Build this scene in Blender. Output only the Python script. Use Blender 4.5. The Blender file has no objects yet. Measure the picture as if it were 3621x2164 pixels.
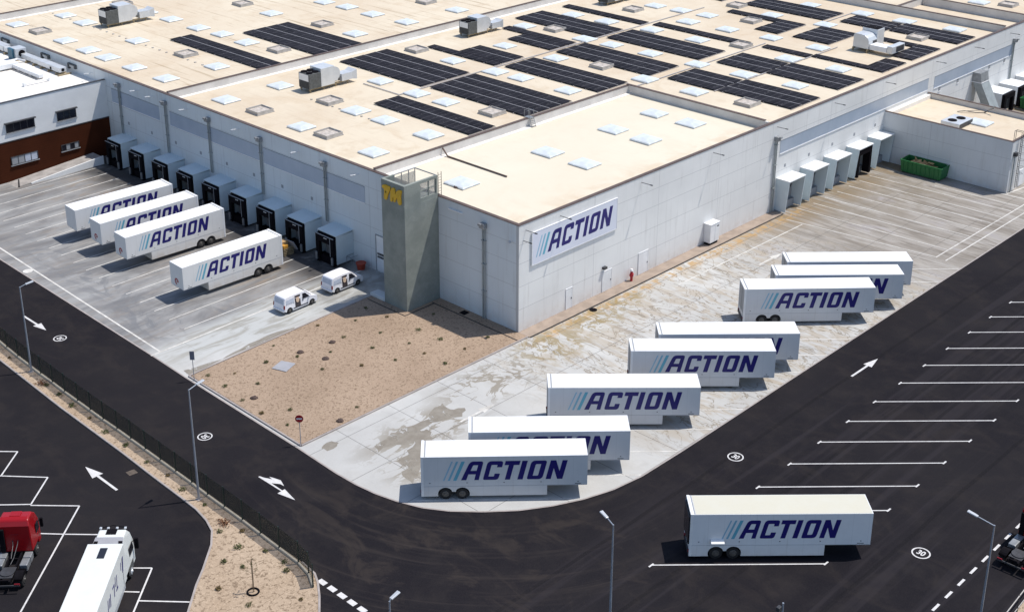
import bpy, bmesh, math, random
from mathutils import Vector, Matrix
random.seed(7)
PI = math.pi
scn = bpy.context.scene
COL = scn.collection

# ------------------------------------------------------------------ camera
CAM = (-90.2308, -85.3077, 63.9790)
PITCH, YAW, ROLL = 0.373038, 0.762895, 0.0034019
fw = Vector((math.cos(PITCH)*math.cos(YAW), math.cos(PITCH)*math.sin(YAW), -math.sin(PITCH)))
rt = Vector((math.sin(YAW), -math.cos(YAW), 0))
up = rt.cross(fw)
r2 = math.cos(ROLL)*rt + math.sin(ROLL)*up
u2 = -math.sin(ROLL)*rt + math.cos(ROLL)*up
cd = bpy.data.cameras.new('camera'); cam = bpy.data.objects.new('camera', cd); COL.objects.link(cam)
cam.matrix_world = Matrix(((r2.x, u2.x, -fw.x, CAM[0]), (r2.y, u2.y, -fw.y, CAM[1]), (r2.z, u2.z, -fw.z, CAM[2]), (0, 0, 0, 1)))
cd.sensor_width = 36; cd.lens = 36*4854.17/3621; cd.shift_y = -404.52/3621
cd.clip_end = 3000; cd.clip_start = 1
scn.camera = cam

# ------------------------------------------------------------------ light
SUN_EL, SUN_AZ = math.radians(65), math.radians(-32.6)
sd = Vector((math.cos(SUN_EL)*math.cos(SUN_AZ), math.cos(SUN_EL)*math.sin(SUN_AZ), math.sin(SUN_EL)))
sl = bpy.data.lights.new('sun', 'SUN'); so = bpy.data.objects.new('sun', sl); COL.objects.link(so)
sl.energy = 4.2; sl.angle = math.radians(0.5); sl.color = (1, 0.955, 0.89)
so.rotation_euler = (-sd).to_track_quat('-Z', 'Y').to_euler(); so.location = (0, 0, 120)
w = bpy.data.worlds.new('World'); scn.world = w; w.use_nodes = True
wn = w.node_tree; bg = wn.nodes['Background']
sky = wn.nodes.new('ShaderNodeTexSky'); sky.sky_type = 'NISHITA'; sky.sun_disc = False
sky.sun_elevation = SUN_EL; sky.sun_rotation = math.radians(122.6); sky.altitude = 600
wn.links.new(sky.outputs[0], bg.inputs[0]); bg.inputs[1].default_value = 0.15
scn.view_settings.view_transform = 'Standard'; scn.view_settings.look = 'None'
scn.view_settings.exposure = 0.08; scn.view_settings.gamma = 1; scn.view_settings.use_curve_mapping = False

# ------------------------------------------------------------------ materials
class NT:
    def __init__(s, name):
        s.m = bpy.data.materials.new(name); s.m.use_nodes = True
        s.t = s.m.node_tree; s.b = s.t.nodes['Principled BSDF']
    def n(s, t, **k):
        x = s.t.nodes.new(t)
        for a, v in k.items(): setattr(x, a, v)
        return x
    def put(s, sock, v):
        if isinstance(v, bpy.types.NodeSocket): s.t.links.new(v, sock)
        elif isinstance(v, (tuple, list)) and len(v) == 3 and sock.type == 'RGBA': sock.default_value = (*v, 1)
        else: sock.default_value = v
    def math(s, op, a, b=None, clamp=False):
        x = s.n('ShaderNodeMath', operation=op, use_clamp=clamp)
        s.put(x.inputs[0], a)
        if b is not None: s.put(x.inputs[1], b)
        return x.outputs[0]
    def pos(s): return s.n('ShaderNodeNewGeometry').outputs['Position']
    def obj(s): return s.n('ShaderNodeTexCoord').outputs['Object']
    def sep(s, v):
        x = s.n('ShaderNodeSeparateXYZ'); s.put(x.inputs[0], v); return x.outputs
    def scl(s, v, k):
        x = s.n('ShaderNodeVectorMath', operation='MULTIPLY'); s.put(x.inputs[0], v); x.inputs[1].default_value = k; return x.outputs[0]
    def noise(s, v, scale, detail=3, rough=.55, dist=0):
        x = s.n('ShaderNodeTexNoise'); s.put(x.inputs['Vector'], v); x.inputs['Scale'].default_value = scale
        x.inputs['Detail'].default_value = detail; x.inputs['Roughness'].default_value = rough; x.inputs['Distortion'].default_value = dist
        return x.outputs[0]
    def rng(s, f, a, b, c=0., d=1.):
        x = s.n('ShaderNodeMapRange'); x.interpolation_type = 'SMOOTHSTEP'
        s.put(x.inputs[0], f); x.inputs[1].default_value = a; x.inputs[2].default_value = b; x.inputs[3].default_value = c; x.inputs[4].default_value = d
        return x.outputs[0]
    def mix(s, f, a, b, mode='MIX'):
        x = s.n('ShaderNodeMix', data_type='RGBA', blend_type=mode)
        s.put(x.inputs[0], f); s.put(x.inputs[6], a); s.put(x.inputs[7], b); return x.outputs[2]
    def lines(s, c, ps, w):
        o = None
        for p in ps:
            m = s.math('LESS_THAN', s.math('ABSOLUTE', s.math('SUBTRACT', c, p)), w)
            o = m if o is None else s.math('MAXIMUM', o, m)
        return o
    def grid(s, c, off, step, w):
        f = s.math('ABSOLUTE', s.math('SUBTRACT', s.math('FLOORED_MODULO', s.math('SUBTRACT', c, off - step/2), step), step/2))
        return s.math('LESS_THAN', f, w)
    def blob(s, p, x, y, rx, ry, soft=.5):
        v = s.n('ShaderNodeVectorMath', operation='SUBTRACT'); s.put(v.inputs[0], p); v.inputs[1].default_value = (x, y, 0)
        q = s.scl(v.outputs[0], (1/rx, 1/ry, 0)); l = s.n('ShaderNodeVectorMath', operation='LENGTH'); s.put(l.inputs[0], q)
        return s.rng(l.outputs['Value'], 1 - soft, 1 + soft, 1, 0)
    def fin(s, col, rough=.7, metal=0., spec=.4, bump=None, bs=.3, bd=.02):
        s.put(s.b.inputs['Base Color'], col); s.put(s.b.inputs['Roughness'], rough); s.b.inputs['Metallic'].default_value = metal
        s.b.inputs['Specular IOR Level'].default_value = spec
        if bump is not None:
            x = s.n('ShaderNodeBump'); x.inputs['Strength'].default_value = bs; x.inputs['Distance'].default_value = bd
            s.put(x.inputs['Height'], bump); s.t.links.new(x.outputs[0], s.b.inputs['Normal'])
        return s.m

def plain(name, c, rough=.6, metal=0., var=.12, vs=1.5, spec=.4, space='obj'):
    t = NT(name); v = t.obj() if space == 'obj' else t.pos()
    f = t.noise(v, vs, 4, .6)
    a = tuple(x*(1 - var) for x in c); b = tuple(min(1, x*(1 + var)) for x in c)
    return t.fin(t.mix(t.rng(f, .3, .7), a, b), rough, metal, spec)

def mk_asphalt():
    t = NT('asphalt'); p = t.pos(); x, y, z = t.sep(p)
    big = t.noise(p, .045, 4, .6, .4); mid = t.noise(p, .35, 5, .65); fine = t.noise(p, 9, 3, .7)
    c = t.mix(t.rng(big, .3, .72), (.0115, .0105, .0135), (.0185, .0168, .0190))
    c = t.mix(t.rng(mid, .4, .8), c, (.024, .0208, .0215))
    lot = t.rng(y, -26, -31)
    st = t.noise(t.scl(p, (.02, .55, 1)), 1, 4, .6, .2)
    c = t.mix(t.math('MULTIPLY', t.rng(st, .5, .62), t.math('MULTIPLY', lot, .55)), c, (.030, .0265, .0305))
    ln = t.lines(t.math('ADD', y, t.math('MULTIPLY', t.noise(p, .12, 2), .5)), [-28.6, -34.9, -38.4, -45.4], .17)
    c = t.mix(t.math('MULTIPLY', ln, .55), c, (.009, .0085, .010))
    # dusty swept tyre curves in the bend
    cx, cy = -13, -9
    dx = t.math('SUBTRACT', x, cx); dy = t.math('SUBTRACT', y, cy)
    rad = t.math('SQRT', t.math('ADD', t.math('MULTIPLY', dx, dx), t.math('MULTIPLY', dy, dy)))
    cv = t.n('ShaderNodeCombineXYZ'); t.put(cv.inputs[0], t.math('MULTIPLY', rad, 1.3)); t.put(cv.inputs[1], t.math('MULTIPLY', t.math('ARCTAN2', dy, dx), 1.1))
    arcs = t.noise(cv.outputs[0], 1, 4, .65, .6)
    zone = t.blob(p, -30, -22, 18, 17, .6)
    c = t.mix(t.math('MULTIPLY', t.math('MULTIPLY', t.rng(arcs, .5, .74), zone), .4), c, (.055, .045, .040))
    bl = t.noise(t.scl(p, (1, .6, 1)), .28, 6, .68, 1.0)
    c = t.mix(t.math('MULTIPLY', t.math('MULTIPLY', t.rng(bl, .5, .66), t.math('MAXIMUM', zone, .35)), .6), c, (.042, .034, .030))
    sp = t.noise(p, 1.1, 4, .7, 1.5)
    c = t.mix(t.math('MULTIPLY', t.rng(sp, .66, .8), .35), c, (.048, .042, .040))
    c = t.mix(t.math('MULTIPLY', t.rng(fine, .35, .75), .35), c, (.029, .0265, .0285))
    return t.fin(c, .95, 0, .06, fine, .5, .01)

def mk_concrete():
    t = NT('yard_concrete'); p = t.pos(); x, y, z = t.sep(p)
    M = lambda *a: t.math('MULTIPLY', *a)
    big = t.noise(p, .06, 4, .6, .5); mid = t.noise(p, .45, 5, .65, .3); fine = t.noise(p, 6, 4, .7); cloud = t.noise(p, .17, 6, .62, .8)
    c = t.mix(t.rng(big, .3, .7), (.405, .40, .385), (.50, .495, .475))
    c = t.mix(M(t.rng(cloud, .48, .68), .5), c, (.38, .365, .34))
    c = t.mix(M(t.rng(mid, .45, .8), .55), c, (.335, .325, .31))
    c = t.mix(M(t.rng(fine, .3, .8), .16), c, (.56, .54, .51))
    # west yard: cool grey blotches, dark drips in the middle of each bay, dirt and painted-in wall shade towards the docks
    wy = M(t.rng(y, 21.5, 25.5), t.rng(x, 3, -3))
    b1 = t.noise(t.scl(p, (.5, 1, 1)), .16, 6, .65, 1.2); b2 = t.noise(t.scl(p, (.22, 1.1, 1)), .8, 5, .66, .9); b3 = t.noise(t.scl(p, (.1, 1, 1)), 1.6, 4, .6, .4)
    w = t.mix(t.rng(b1, .34, .62), (.15, .149, .152), (.305, .303, .298))
    w = t.mix(M(t.rng(b2, .46, .66), .6), w, (.215, .19, .168))
    w = t.mix(M(t.rng(b3, .55, .72), .45), w, (.37, .36, .34))
    bay = t.math('ABSOLUTE', t.math('SUBTRACT', t.math('FLOORED_MODULO', t.math('SUBTRACT', y, 25.0), 2.85), 1.42))
    drip = M(t.rng(bay, 1.0, .1), t.rng(b2, .62, .42))
    w = t.mix(M(drip, .5), w, (.17, .165, .165))
    dk = t.rng(x, -15, -4)
    w = t.mix(M(M(dk, t.rng(cloud, .62, .40)), .75), w, (.13, .115, .10))
    w = t.mix(M(M(t.rng(x, -17, -9), t.rng(b2, .52, .66)), .5), w, (.25, .19, .135))
    dirt_shade = M(t.rng(x, -8.5, -5), t.rng(mid, .78, .5))  # dirty wet concrete, with the west wall's shade painted into the colour
    w = t.mix(M(dirt_shade, .85), w, (.032, .031, .033))
    sm = t.noise(t.scl(p, (1, .55, 1)), .34, 6, .62, 1.6)
    tz = t.math('MAXIMUM', t.blob(p, -24.3, 28.5, 2.4, 6, .6), t.math('MAXIMUM', t.blob(p, -21, 25.6, 6, 1.5, .6), t.blob(p, -23, 45, 2.6, 12, .6)))
    w = t.mix(M(M(tz, t.rng(sm, .50, .60)), .7), w, (.15, .155, .165))
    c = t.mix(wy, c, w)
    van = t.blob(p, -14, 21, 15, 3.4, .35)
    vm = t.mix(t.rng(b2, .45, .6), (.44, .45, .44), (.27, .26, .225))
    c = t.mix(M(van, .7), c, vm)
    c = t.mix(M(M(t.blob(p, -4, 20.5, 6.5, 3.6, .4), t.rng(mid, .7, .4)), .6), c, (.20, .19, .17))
    # south dock bays: brown, streaked along the bays
    sy = M(t.rng(x, 24, 47), t.rng(y, 1, -1))
    s1 = t.noise(t.scl(p, (.8, .07, 1)), 1, 5, .66, .8); s2 = t.noise(t.scl(p, (1.8, .14, 1)), 1.2, 4, .6, 1); s0 = t.noise(t.scl(p, (.6, .3, 1)), .3, 5, .6, .8)
    d = t.mix(t.rng(s0, .35, .65), (.185, .158, .128), (.31, .28, .245))
    d = t.mix(M(t.rng(s1, .45, .66), .75), d, (.37, .345, .315))
    d = t.mix(M(t.rng(s2, .50, .64), .75), d, (.135, .11, .085))
    d = t.mix(M(t.rng(s0, .58, .68), .4), d, (.30, .28, .31))
    d = t.mix(M(t.rng(y, -7, -3), t.rng(s1, .60, .45)), d, (.20, .135, .065))
    ne = t.blob(p, 64, -5, 16, 8, .6)
    d = t.mix(M(M(ne, t.rng(mid, .3, .65)), .6), d, (.17, .135, .085))
    c = t.mix(M(sy, .9), c, d)
    # middle of the south yard: brown wash bands and cracks running away from the wall
    s3 = t.noise(t.scl(p, (.5, .16, 1)), .9, 6, .65, 1.6)
    my = M(M(t.rng(x, -12, 0), t.rng(x, 48, 34)), t.rng(y, -.5, -2))
    c = t.mix(M(M(t.rng(s3, .48, .60), my), .62), c, (.36, .30, .225))
    c = t.mix(M(M(t.rng(s1, .56, .70), my), .55), c, (.24, .215, .185))
    s4 = t.noise(t.scl(p, (.34, .17, 1)), 1.2, 5, .55, 2.0)
    thin = M(t.rng(t.math('ABSOLUTE', t.math('SUBTRACT', s4, .5)), .020, .005), my)
    c = t.mix(M(thin, .75), c, (.19, .155, .11))
    # iron wash beside the wall strip and green-brown pools
    oz = M(t.rng(t.math('ABSOLUTE', t.math('ADD', y, 2.4)), 1.2, .2), M(t.rng(x, -3, 2), t.rng(x, 52, 46)))
    c = t.mix(M(M(oz, t.rng(t.noise(p, .9, 5, .7, 1), .42, .60)), .85), c, (.42, .26, .10))
    pool = t.noise(t.scl(p, (1, .8, 1)), .5, 6, .62, 1.8)
    oz2 = t.math('MAXIMUM', t.blob(p, 8, -3.6, 3.4, 2.2, .5), t.math('MAXIMUM', t.blob(p, .5, -4.2, 4.2, 2.8, .5), t.blob(p, 13, -3.2, 3, 1.4, .5)))
    c = t.mix(M(M(oz2, t.rng(pool, .47, .54)), .75), c, (.25, .19, .085))
    dp = t.math('MAXIMUM', t.blob(p, -19, -6.8, 6.5, 2.6, .5), t.math('MAXIMUM', t.blob(p, -23, -10.4, 3.4, 2.6, .5), t.blob(p, -9, -5.0, 6, 2.8, .5)))
    rv = t.noise(t.scl(p, (.55, 1, 1)), .42, 5, .58, 1.3); wd = t.rng(t.noise(p, .22, 3, .6), .36, .66, .006, .075)
    riv = t.rng(t.math('DIVIDE', t.math('ABSOLUTE', t.math('SUBTRACT', rv, .5)), wd), 1.15, .85)
    c = t.mix(M(M(dp, riv), .78), c, (.225, .195, .15))
    j = t.math('MAXIMUM', t.grid(x, -24.7, 6.1, .03), t.grid(y, -8.4, 5.6, .03))
    c = t.mix(M(M(j, t.rng(y, 12, 8)), .75), c, (.11, .105, .10))
    c = t.mix(M(M(j, t.rng(y, 18, 22)), .3), c, (.14, .13, .125))
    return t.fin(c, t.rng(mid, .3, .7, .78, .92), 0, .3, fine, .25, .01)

def mk_gravel(name, a, b, dark, sc=4.5):
    t = NT(name); p = t.pos()
    n1 = t.noise(p, sc, 3, .7, .6); n2 = t.noise(p, .12, 3, .6); n3 = t.noise(p, sc*2.6, 2, .6)
    c = t.mix(t.rng(n2, .3, .7), a, b)
    c = t.mix(t.math('MULTIPLY', t.rng(n1, .50, .64), .85), c, dark)
    c = t.mix(t.math('MULTIPLY', t.rng(n3, .52, .7), .45), c, tuple(min(1, v*1.45) for v in b))
    return t.fin(c, .95, 0, .15, n1, .9, .05)

def mk_roof():
    t = NT('roof_membrane'); p = t.pos(); x, y, z = t.sep(p)
    big = t.noise(p, .05, 4, .6, .4); mid = t.noise(p, .4, 5, .65, .4); fine = t.noise(p, 3, 4, .7)
    c = t.mix(t.rng(big, .3, .7), (0.576, 0.476, 0.3534), (0.656, 0.576, 0.4464))
    c = t.mix(t.math('MULTIPLY', t.rng(mid, .48, .78), .5), c, (0.48, 0.364, 0.2381))
    cl = t.noise(p, .16, 5, .65, 1); c = t.mix(t.math('MULTIPLY', t.rng(cl, .52, .7), .45), c, (0.528, 0.408, 0.2753))
    c = t.mix(t.math('MULTIPLY', t.rng(fine, .45, .8), .15), c, (0.704, 0.656, 0.5506))
    st = t.noise(t.scl(p, (1.5, .07, 1)), 1, 5, .7, .5)
    nz = t.rng(y, 60, 66); am = t.math('ADD', t.math('MULTIPLY', nz, .62), .16)
    c = t.mix(t.math('MULTIPLY', t.rng(st, .54, .68), am), c, (0.376, 0.284, 0.1823))
    st2 = t.noise(t.scl(p, (2.6, .16, 1)), 1, 5, .7, .8)
    c = t.mix(t.math('MULTIPLY', t.rng(st2, .63, .72), t.math('MULTIPLY', am, .9)), c, (0.192, 0.148, 0.096))
    sp = t.noise(t.scl(p, (1, .55, 1)), .8, 4, .75, 1)
    c = t.mix(t.math('MULTIPLY', t.rng(sp, .66, .78), .5), c, (0.304, 0.22, 0.1265))
    seam = t.math('MAXIMUM', t.grid(x, 0.4, 10.8, .03), t.grid(y, 1.0, 7.2, .03))
    c = t.mix(t.math('MULTIPLY', seam, .22), c, (0.36, 0.304, 0.2232))
    # the front box has the newest, whitest sheet
    bx = t.math('MULTIPLY', t.rng(x, 45, 43), t.rng(y, 22.5, 21.5))
    c = t.mix(t.math('MULTIPLY', bx, .62), c, (0.688, 0.632, 0.5134))
    edge = t.math('MULTIPLY', t.math('MULTIPLY', bx, t.rng(y, 5.5, .5)), t.rng(mid, .38, .62))
    c = t.mix(t.math('MULTIPLY', edge, .5), c, (0.528, 0.376, 0.2344))
    return t.fin(c, .75, 0, .3)

def mk_wall(name, base, horiz, vert, axis, streak=True):
    t = NT(name); p = t.pos(); x, y, z = t.sep(p)
    h = x if axis == 'x' else y
    big = t.noise(p, .12, 4, .6); mid = t.noise(p, 1.2, 4, .6)
    lo = tuple(v*.93 for v in base); hi = tuple(min(1, v*1.05) for v in base)
    c = t.mix(t.rng(big, .3, .7), lo, hi)
    # each cladding panel has its own faint tone
    cell = t.n('ShaderNodeTexWhiteNoise', noise_dimensions='2D')
    cv = t.n('ShaderNodeCombineXYZ'); t.put(cv.inputs[0], t.math('FLOOR', t.math('DIVIDE', t.math('SUBTRACT', h, .6), 10.95))); t.put(cv.inputs[1], t.math('FLOOR', t.math('DIVIDE', z, 2.53)))
    t.t.links.new(cv.outputs[0], cell.inputs[0])
    c = t.mix(t.math('MULTIPLY', cell.outputs[0], .10), c, tuple(v*.75 for v in base))
    if streak:
        s = t.noise(t.scl(p, (1.6, 1.6, .10)), 1.4, 4, .65)
        c = t.mix(t.math('MULTIPLY', t.rng(s, .52, .75), .26), c, (.36, .33, .30))
    d = t.math('MULTIPLY', t.rng(z, 1.6, 0), t.rng(mid, .3, .7))
    c = t.mix(t.math('MULTIPLY', d, .34), c, (.50, .40, .32))
    ln = t.math('MAXIMUM', t.lines(z, horiz, .022), t.lines(h, vert, .022))
    c = t.mix(t.math('MULTIPLY', ln, .55), c, (.26, .26, .27))
    return t.fin(c, .55, 0, .35)

def mk_solar():
    t = NT('solar_glass'); p = t.pos(); x, y, z = t.sep(p)
    n = t.noise(p, .6, 3); n2 = t.noise(p, 5, 3)
    c = t.mix(t.rng(n, .3, .7), (.0105, .0095, .0125), (.021, .0195, .0245))
    c = t.mix(t.math('MULTIPLY', t.grid(y, .53, 1.06, .02), .6), c, (.045, .044, .052))
    c = t.mix(t.math('MULTIPLY', t.grid(y, 0, 1.06, .03), .7), c, (.115, .11, .12))
    c = t.mix(t.math('MULTIPLY', t.grid(y, .25, 2.12, .05), t.rng(n2, .5, .62)), c, (.13, .125, .13))
    c = t.mix(t.math('MULTIPLY', t.rng(n2, .62, .75), .3), c, (.06, .055, .058))
    return t.fin(c, .6, 0, .05)

def mk_paint(name, c, dirt=.3, dc=(.36, .31, .25), top=1.4, rough=.38, seams=False):
    t = NT(name); p = t.obj(); x, y, z = t.sep(p)
    n = t.noise(p, .8, 4, .6); n2 = t.noise(t.scl(p, (2.2, 2.2, .22)), 1.4, 4, .65)
    col = t.mix(t.rng(n, .3, .7), tuple(v*.95 for v in c), c)
    d = t.math('MULTIPLY', t.rng(z, top, .2), t.rng(n, .25, .65))
    oi = t.n('ShaderNodeObjectInfo').outputs['Random']
    col = t.mix(t.math('MULTIPLY', oi, .10), col, tuple(v*.8 for v in c))
    if seams: col = t.mix(t.math('MULTIPLY', t.grid(x, .1, 1.215, .012), .22), col, (.25, .25, .26))
    col = t.mix(t.math('MULTIPLY', d, dirt), col, dc)
    col = t.mix(t.math('MULTIPLY', t.rng(n2, .56, .78), dirt*.45), col, dc)
    return t.fin(col, rough, 0, .45)

def mk_mark():
    t = NT('road_paint'); p = t.pos()
    n = t.noise(p, 2.5, 5, .7); n2 = t.noise(p, 14, 3, .7)
    c = t.mix(t.rng(n, .3, .75), (.66, .645, .635), (.50, .485, .475))
    c = t.mix(t.math('MULTIPLY', t.rng(n2, .56, .70), .6), c, (.16, .155, .155))
    return t.fin(c, .8, 0, .3)
def mk_oldmark():
    t = NT('worn_paint'); p = t.pos()
    n = t.noise(p, .7, 5, .75, .6); n2 = t.noise(p, 9, 3, .7)
    c = t.mix(t.rng(n, .35, .7), (.66, .64, .60), (.44, .42, .385))
    c = t.mix(t.math('MULTIPLY', t.rng(n2, .6, .72), .4), c, (.36, .34, .31))
    return t.fin(c, .85, 0, .3)
def mk_stain():
    t = NT('damp_concrete'); p = t.pos()
    n = t.noise(p, .9, 5, .65); e = t.noise(p, .7, 6, .68, 1.2)
    t.fin(t.mix(t.rng(n, .3, .7), (.235, .205, .165), (.31, .28, .235)), .55, 0, .4)
    tr = t.n('ShaderNodeBsdfTransparent'); mx = t.n('ShaderNodeMixShader')
    t.put(mx.inputs[0], t.rng(e, .36, .43, 0, .85)); t.t.links.new(tr.outputs[0], mx.inputs[1]); t.t.links.new(t.b.outputs[0], mx.inputs[2])
    t.t.links.new(mx.outputs[0], t.t.nodes['Material Output'].inputs[0]); return t.m
def mk_mesh_fence():
    t = NT('fence_mesh'); t.fin((.012, .022, .018), .6)
    tr = t.n('ShaderNodeBsdfTransparent'); mx = t.n('ShaderNodeMixShader')
    x, y, z = t.sep(t.pos())
    g = t.math('MAXIMUM', t.grid(y, 0, .10, .012), t.grid(z, 0, .2, .012))
    t.put(mx.inputs[0], t.math('ADD', t.math('MULTIPLY', g, .5), .26)); t.t.links.new(tr.outputs[0], mx.inputs[1]); t.t.links.new(t.b.outputs[0], mx.inputs[2])
    t.t.links.new(mx.outputs[0], t.t.nodes['Material Output'].inputs[0]); return t.m
def mk_lattice():
    t = NT('perforated_sheet'); t.fin((.42, .43, .41), .5, .3)
    tr = t.n('ShaderNodeBsdfTransparent'); mx = t.n('ShaderNodeMixShader')
    mx.inputs[0].default_value = .5; t.t.links.new(tr.outputs[0], mx.inputs[1]); t.t.links.new(t.b.outputs[0], mx.inputs[2])
    t.t.links.new(mx.outputs[0], t.t.nodes['Material Output'].inputs[0]); return t.m
def mk_tower():
    t = NT('tower_concrete'); p = t.pos()
    n = t.noise(p, .5, 5, .65, .3); s = t.noise(t.scl(p, (1.2, 1.2, .5)), 1.6, 5, .7, .6); f = t.noise(t.scl(p, (1, 1, 3)), 5, 3, .6)
    c = t.mix(t.rng(n, .3, .7), (.20, .22, .20), (.275, .295, .265))
    c = t.mix(t.math('MULTIPLY', t.rng(s, .58, .72), .45), c, (.37, .38, .355))
    c = t.mix(t.math('MULTIPLY', t.rng(f, .4, .7), .25), c, (.17, .185, .165))
    return t.fin(c, .8, 0, .3, n, .3, .03)
def mk_clad():
    t = NT('brown_cladding'); p = t.pos(); x, y, z = t.sep(p)
    n = t.noise(p, .4, 4, .6)
    c = t.mix(t.rng(n, .3, .7), (.045, .0125, .0052), (.060, .0165, .0068))
    c = t.mix(t.math('MULTIPLY', t.grid(z, 0, .32, .02), .5), c, (.03, .009, .006))
    return t.fin(c, .8, 0, .08)

A = {}
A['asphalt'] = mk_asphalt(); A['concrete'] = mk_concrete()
A['gravel'] = mk_gravel('tan_gravel', (.305, .222, .158), (.37, .275, .20), (.17, .12, .08))
A['sand'] = mk_gravel('sandy_strip', (.355, .265, .185), (.43, .335, .245), (.17, .12, .08), 3.2)
A['roof'] = mk_roof()
HZ = [2.54, 5.06, 7.58, 9.62]
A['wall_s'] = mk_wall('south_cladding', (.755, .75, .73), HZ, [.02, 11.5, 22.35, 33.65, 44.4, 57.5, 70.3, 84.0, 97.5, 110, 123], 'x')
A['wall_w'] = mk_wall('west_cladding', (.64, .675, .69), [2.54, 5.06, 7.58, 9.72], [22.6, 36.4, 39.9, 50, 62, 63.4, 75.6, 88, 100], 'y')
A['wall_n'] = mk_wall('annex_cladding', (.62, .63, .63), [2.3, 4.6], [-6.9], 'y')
A['white_render'] = plain('white_render', (.72, .725, .72), .7, space='pos', vs=.4, var=.05)
A['clad'] = mk_clad(); A['tower'] = mk_tower()
A['coping'] = plain('brown_coping', (.125, .085, .07), .5, .3, .15, 2)
A['parapet'] = plain('parapet_grey', (.60, .575, .545), .7, 0, .08, .5)
A['flash'] = plain('white_flashing', (.80, .76, .70), .7, 0, .06, .5)
def mk_glaze():
    t = NT('blue_polycarbonate'); p = t.pos(); x, y, z = t.sep(p)
    n = t.noise(p, .3, 3); h = t.math('ADD', x, y)
    c = t.mix(t.rng(n, .3, .7), (.345, .405, .485), (.40, .455, .53))
    c = t.mix(t.math('MULTIPLY', t.grid(h, 0, 1.0, .02), .25), c, (.28, .33, .41))
    return t.fin(c, .35, 0, .5)
A['glaze'] = mk_glaze()
A['steel'] = plain('galvanised_steel', (.30, .31, .32), .45, .5, .15, 2)
A['pipe'] = plain('grey_pipe', (.30, .325, .325), .5, .2, .12, 1)
A['dsteel'] = plain('dark_steel', (.06, .06, .065), .5, .3, .2, 2)
A['black'] = plain('black_rubber', (.007, .006, .008), .85, 0, .2, 3, .08)
A['dock'] = plain('dock_grey', (.60, .675, .70), .55, 0, .06, .4)
A['dockw'] = plain('dock_white', (.74, .75, .75), .55, 0, .06, .5)
A['doord'] = plain('shaded_door', (.12, .125, .135), .6, 0, .1, .8)
A['doorg'] = plain('door_grey', (.29, .30, .315), .6, 0, .08, .8)
A['white'] = plain('white_metal', (.76, .76, .76), .45, 0, .05, .8)
A['silver'] = plain('silver_sheet', (.62, .64, .66), .38, .35, .06, .8)
A['dome'] = plain('skylight_dome', (.60, .635, .65), .35, 0, .10, 1.2)
A['vent'] = plain('vent_grey', (.42, .395, .365), .6, 0, .12, 1.5)
A['ventd'] = plain('vent_inner', (.47, .42, .37), .6, 0, .25, 3)
A['solar'] = mk_solar(); A['rail'] = plain('panel_rail', (.48, .46, .46), .5, .3, .1, 1)
A['navy'] = plain('navy_lettering', (.012, .009, .135), .4, 0, .05, .5)
A['teal1'] = plain('teal_stripe', (.13, .40, .52), .4, 0, .05, .5)
A['teal2'] = plain('blue_stripe', (.20, .43, .56), .4, 0, .05, .5)
A['teal3'] = plain('pale_stripe', (.27, .47, .60), .4, 0, .05, .5)
A['signw'] = plain('sign_white', (.66, .68, .76), .5, 0, .03, .3)
A['yellow'] = plain('yellow_letter', (.62, .37, .02), .5, 0, .1, 2)
A['trailer'] = mk_paint('trailer_white', (.62, .625, .635), .30, seams=True)
A['trailer_l'] = mk_paint('dusty_trailer_white', (.75, .74, .72), .55, (.46, .37, .27), 1.9, seams=True)
A['trailer_o'] = mk_paint('older_trailer_white', (.74, .75, .765), .32, seams=True)
A['troof'] = plain('trailer_roof', (.83, .83, .83), .5, 0, .03, .4)
A['troof_o'] = mk_paint('weathered_trailer_roof', (.63, .605, .505), .5, (.50, .455, .33), 9)
A['tyre'] = plain('tyre', (.016, .015, .016), .85, 0, .2, 3)
A['rim'] = plain('wheel_rim', (.10, .095, .09), .5, .4, .2, 3)
A['glass'] = plain('dark_glass', (.018, .018, .024), .12, 0, .1, 1, .6)
A['paleglass'] = plain('pale_window_film', (.46, .50, .58), .25, 0, .08, 1.5, .5)
A['red'] = mk_paint('red_cab_paint', (.30, .005, .009), .05, (.05, .02, .02), .8, .28)
A['van'] = mk_paint('van_white', (.80, .79, .82), .14, (.5, .42, .36), .8)
A['truck'] = mk_paint('truck_white', (.68, .70, .68), .15)
A['green'] = mk_paint('skip_green', (.014, .145, .038), .25, (.05, .10, .055), 2.2, .5)
A['mark'] = mk_mark(); A['oldmark'] = mk_oldmark(); A['stain'] = mk_stain()
A['kerb'] = plain('kerb_concrete', (.34, .30, .28), .8, 0, .12, 1, space='pos')
A['plinth'] = plain('pale_plinth', (.55, .48, .37), .8, 0, .1, 1, space='pos')
A['lamp'] = plain('lamp_pole_grey', (.34, .37, .42), .4, .4, .1, 1)
A['lamph'] = plain('lamp_head', (.52, .54, .56), .4, .3, .08, 1)
A['fmesh'] = mk_mesh_fence(); A['fpost'] = plain('fence_post_green', (.014, .028, .024), .5)
A['lattice'] = mk_lattice()
A['signred'] = plain('sign_red', (.33, .014, .022), .4); A['signback'] = plain('sign_back', (.20, .20, .25), .5, .2)
A['hyd'] = plain('hydrant_red', (.40, .015, .03), .4)
A['leaf'] = plain('olive_leaf', (.085, .095, .03), .8, 0, .35, 6)
A['leafd'] = plain('dry_leaf', (.17, .12, .05), .85, 0, .35, 6)
A['rust'] = plain('rusty_twigs', (.17, .075, .035), .9, 0, .4, 6)
A['rock'] = plain('dark_rock', (.075, .05, .042), .9, 0, .35, 4)
A['bark'] = plain('bark', (.13, .085, .05), .9, 0, .3, 8)
A['plate'] = plain('grey_cover', (.36, .36, .38), .6, .2, .06, 1)
A['card'] = plain('cardboard', (.45, .29, .14), .85, 0, .2, 2)
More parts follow.
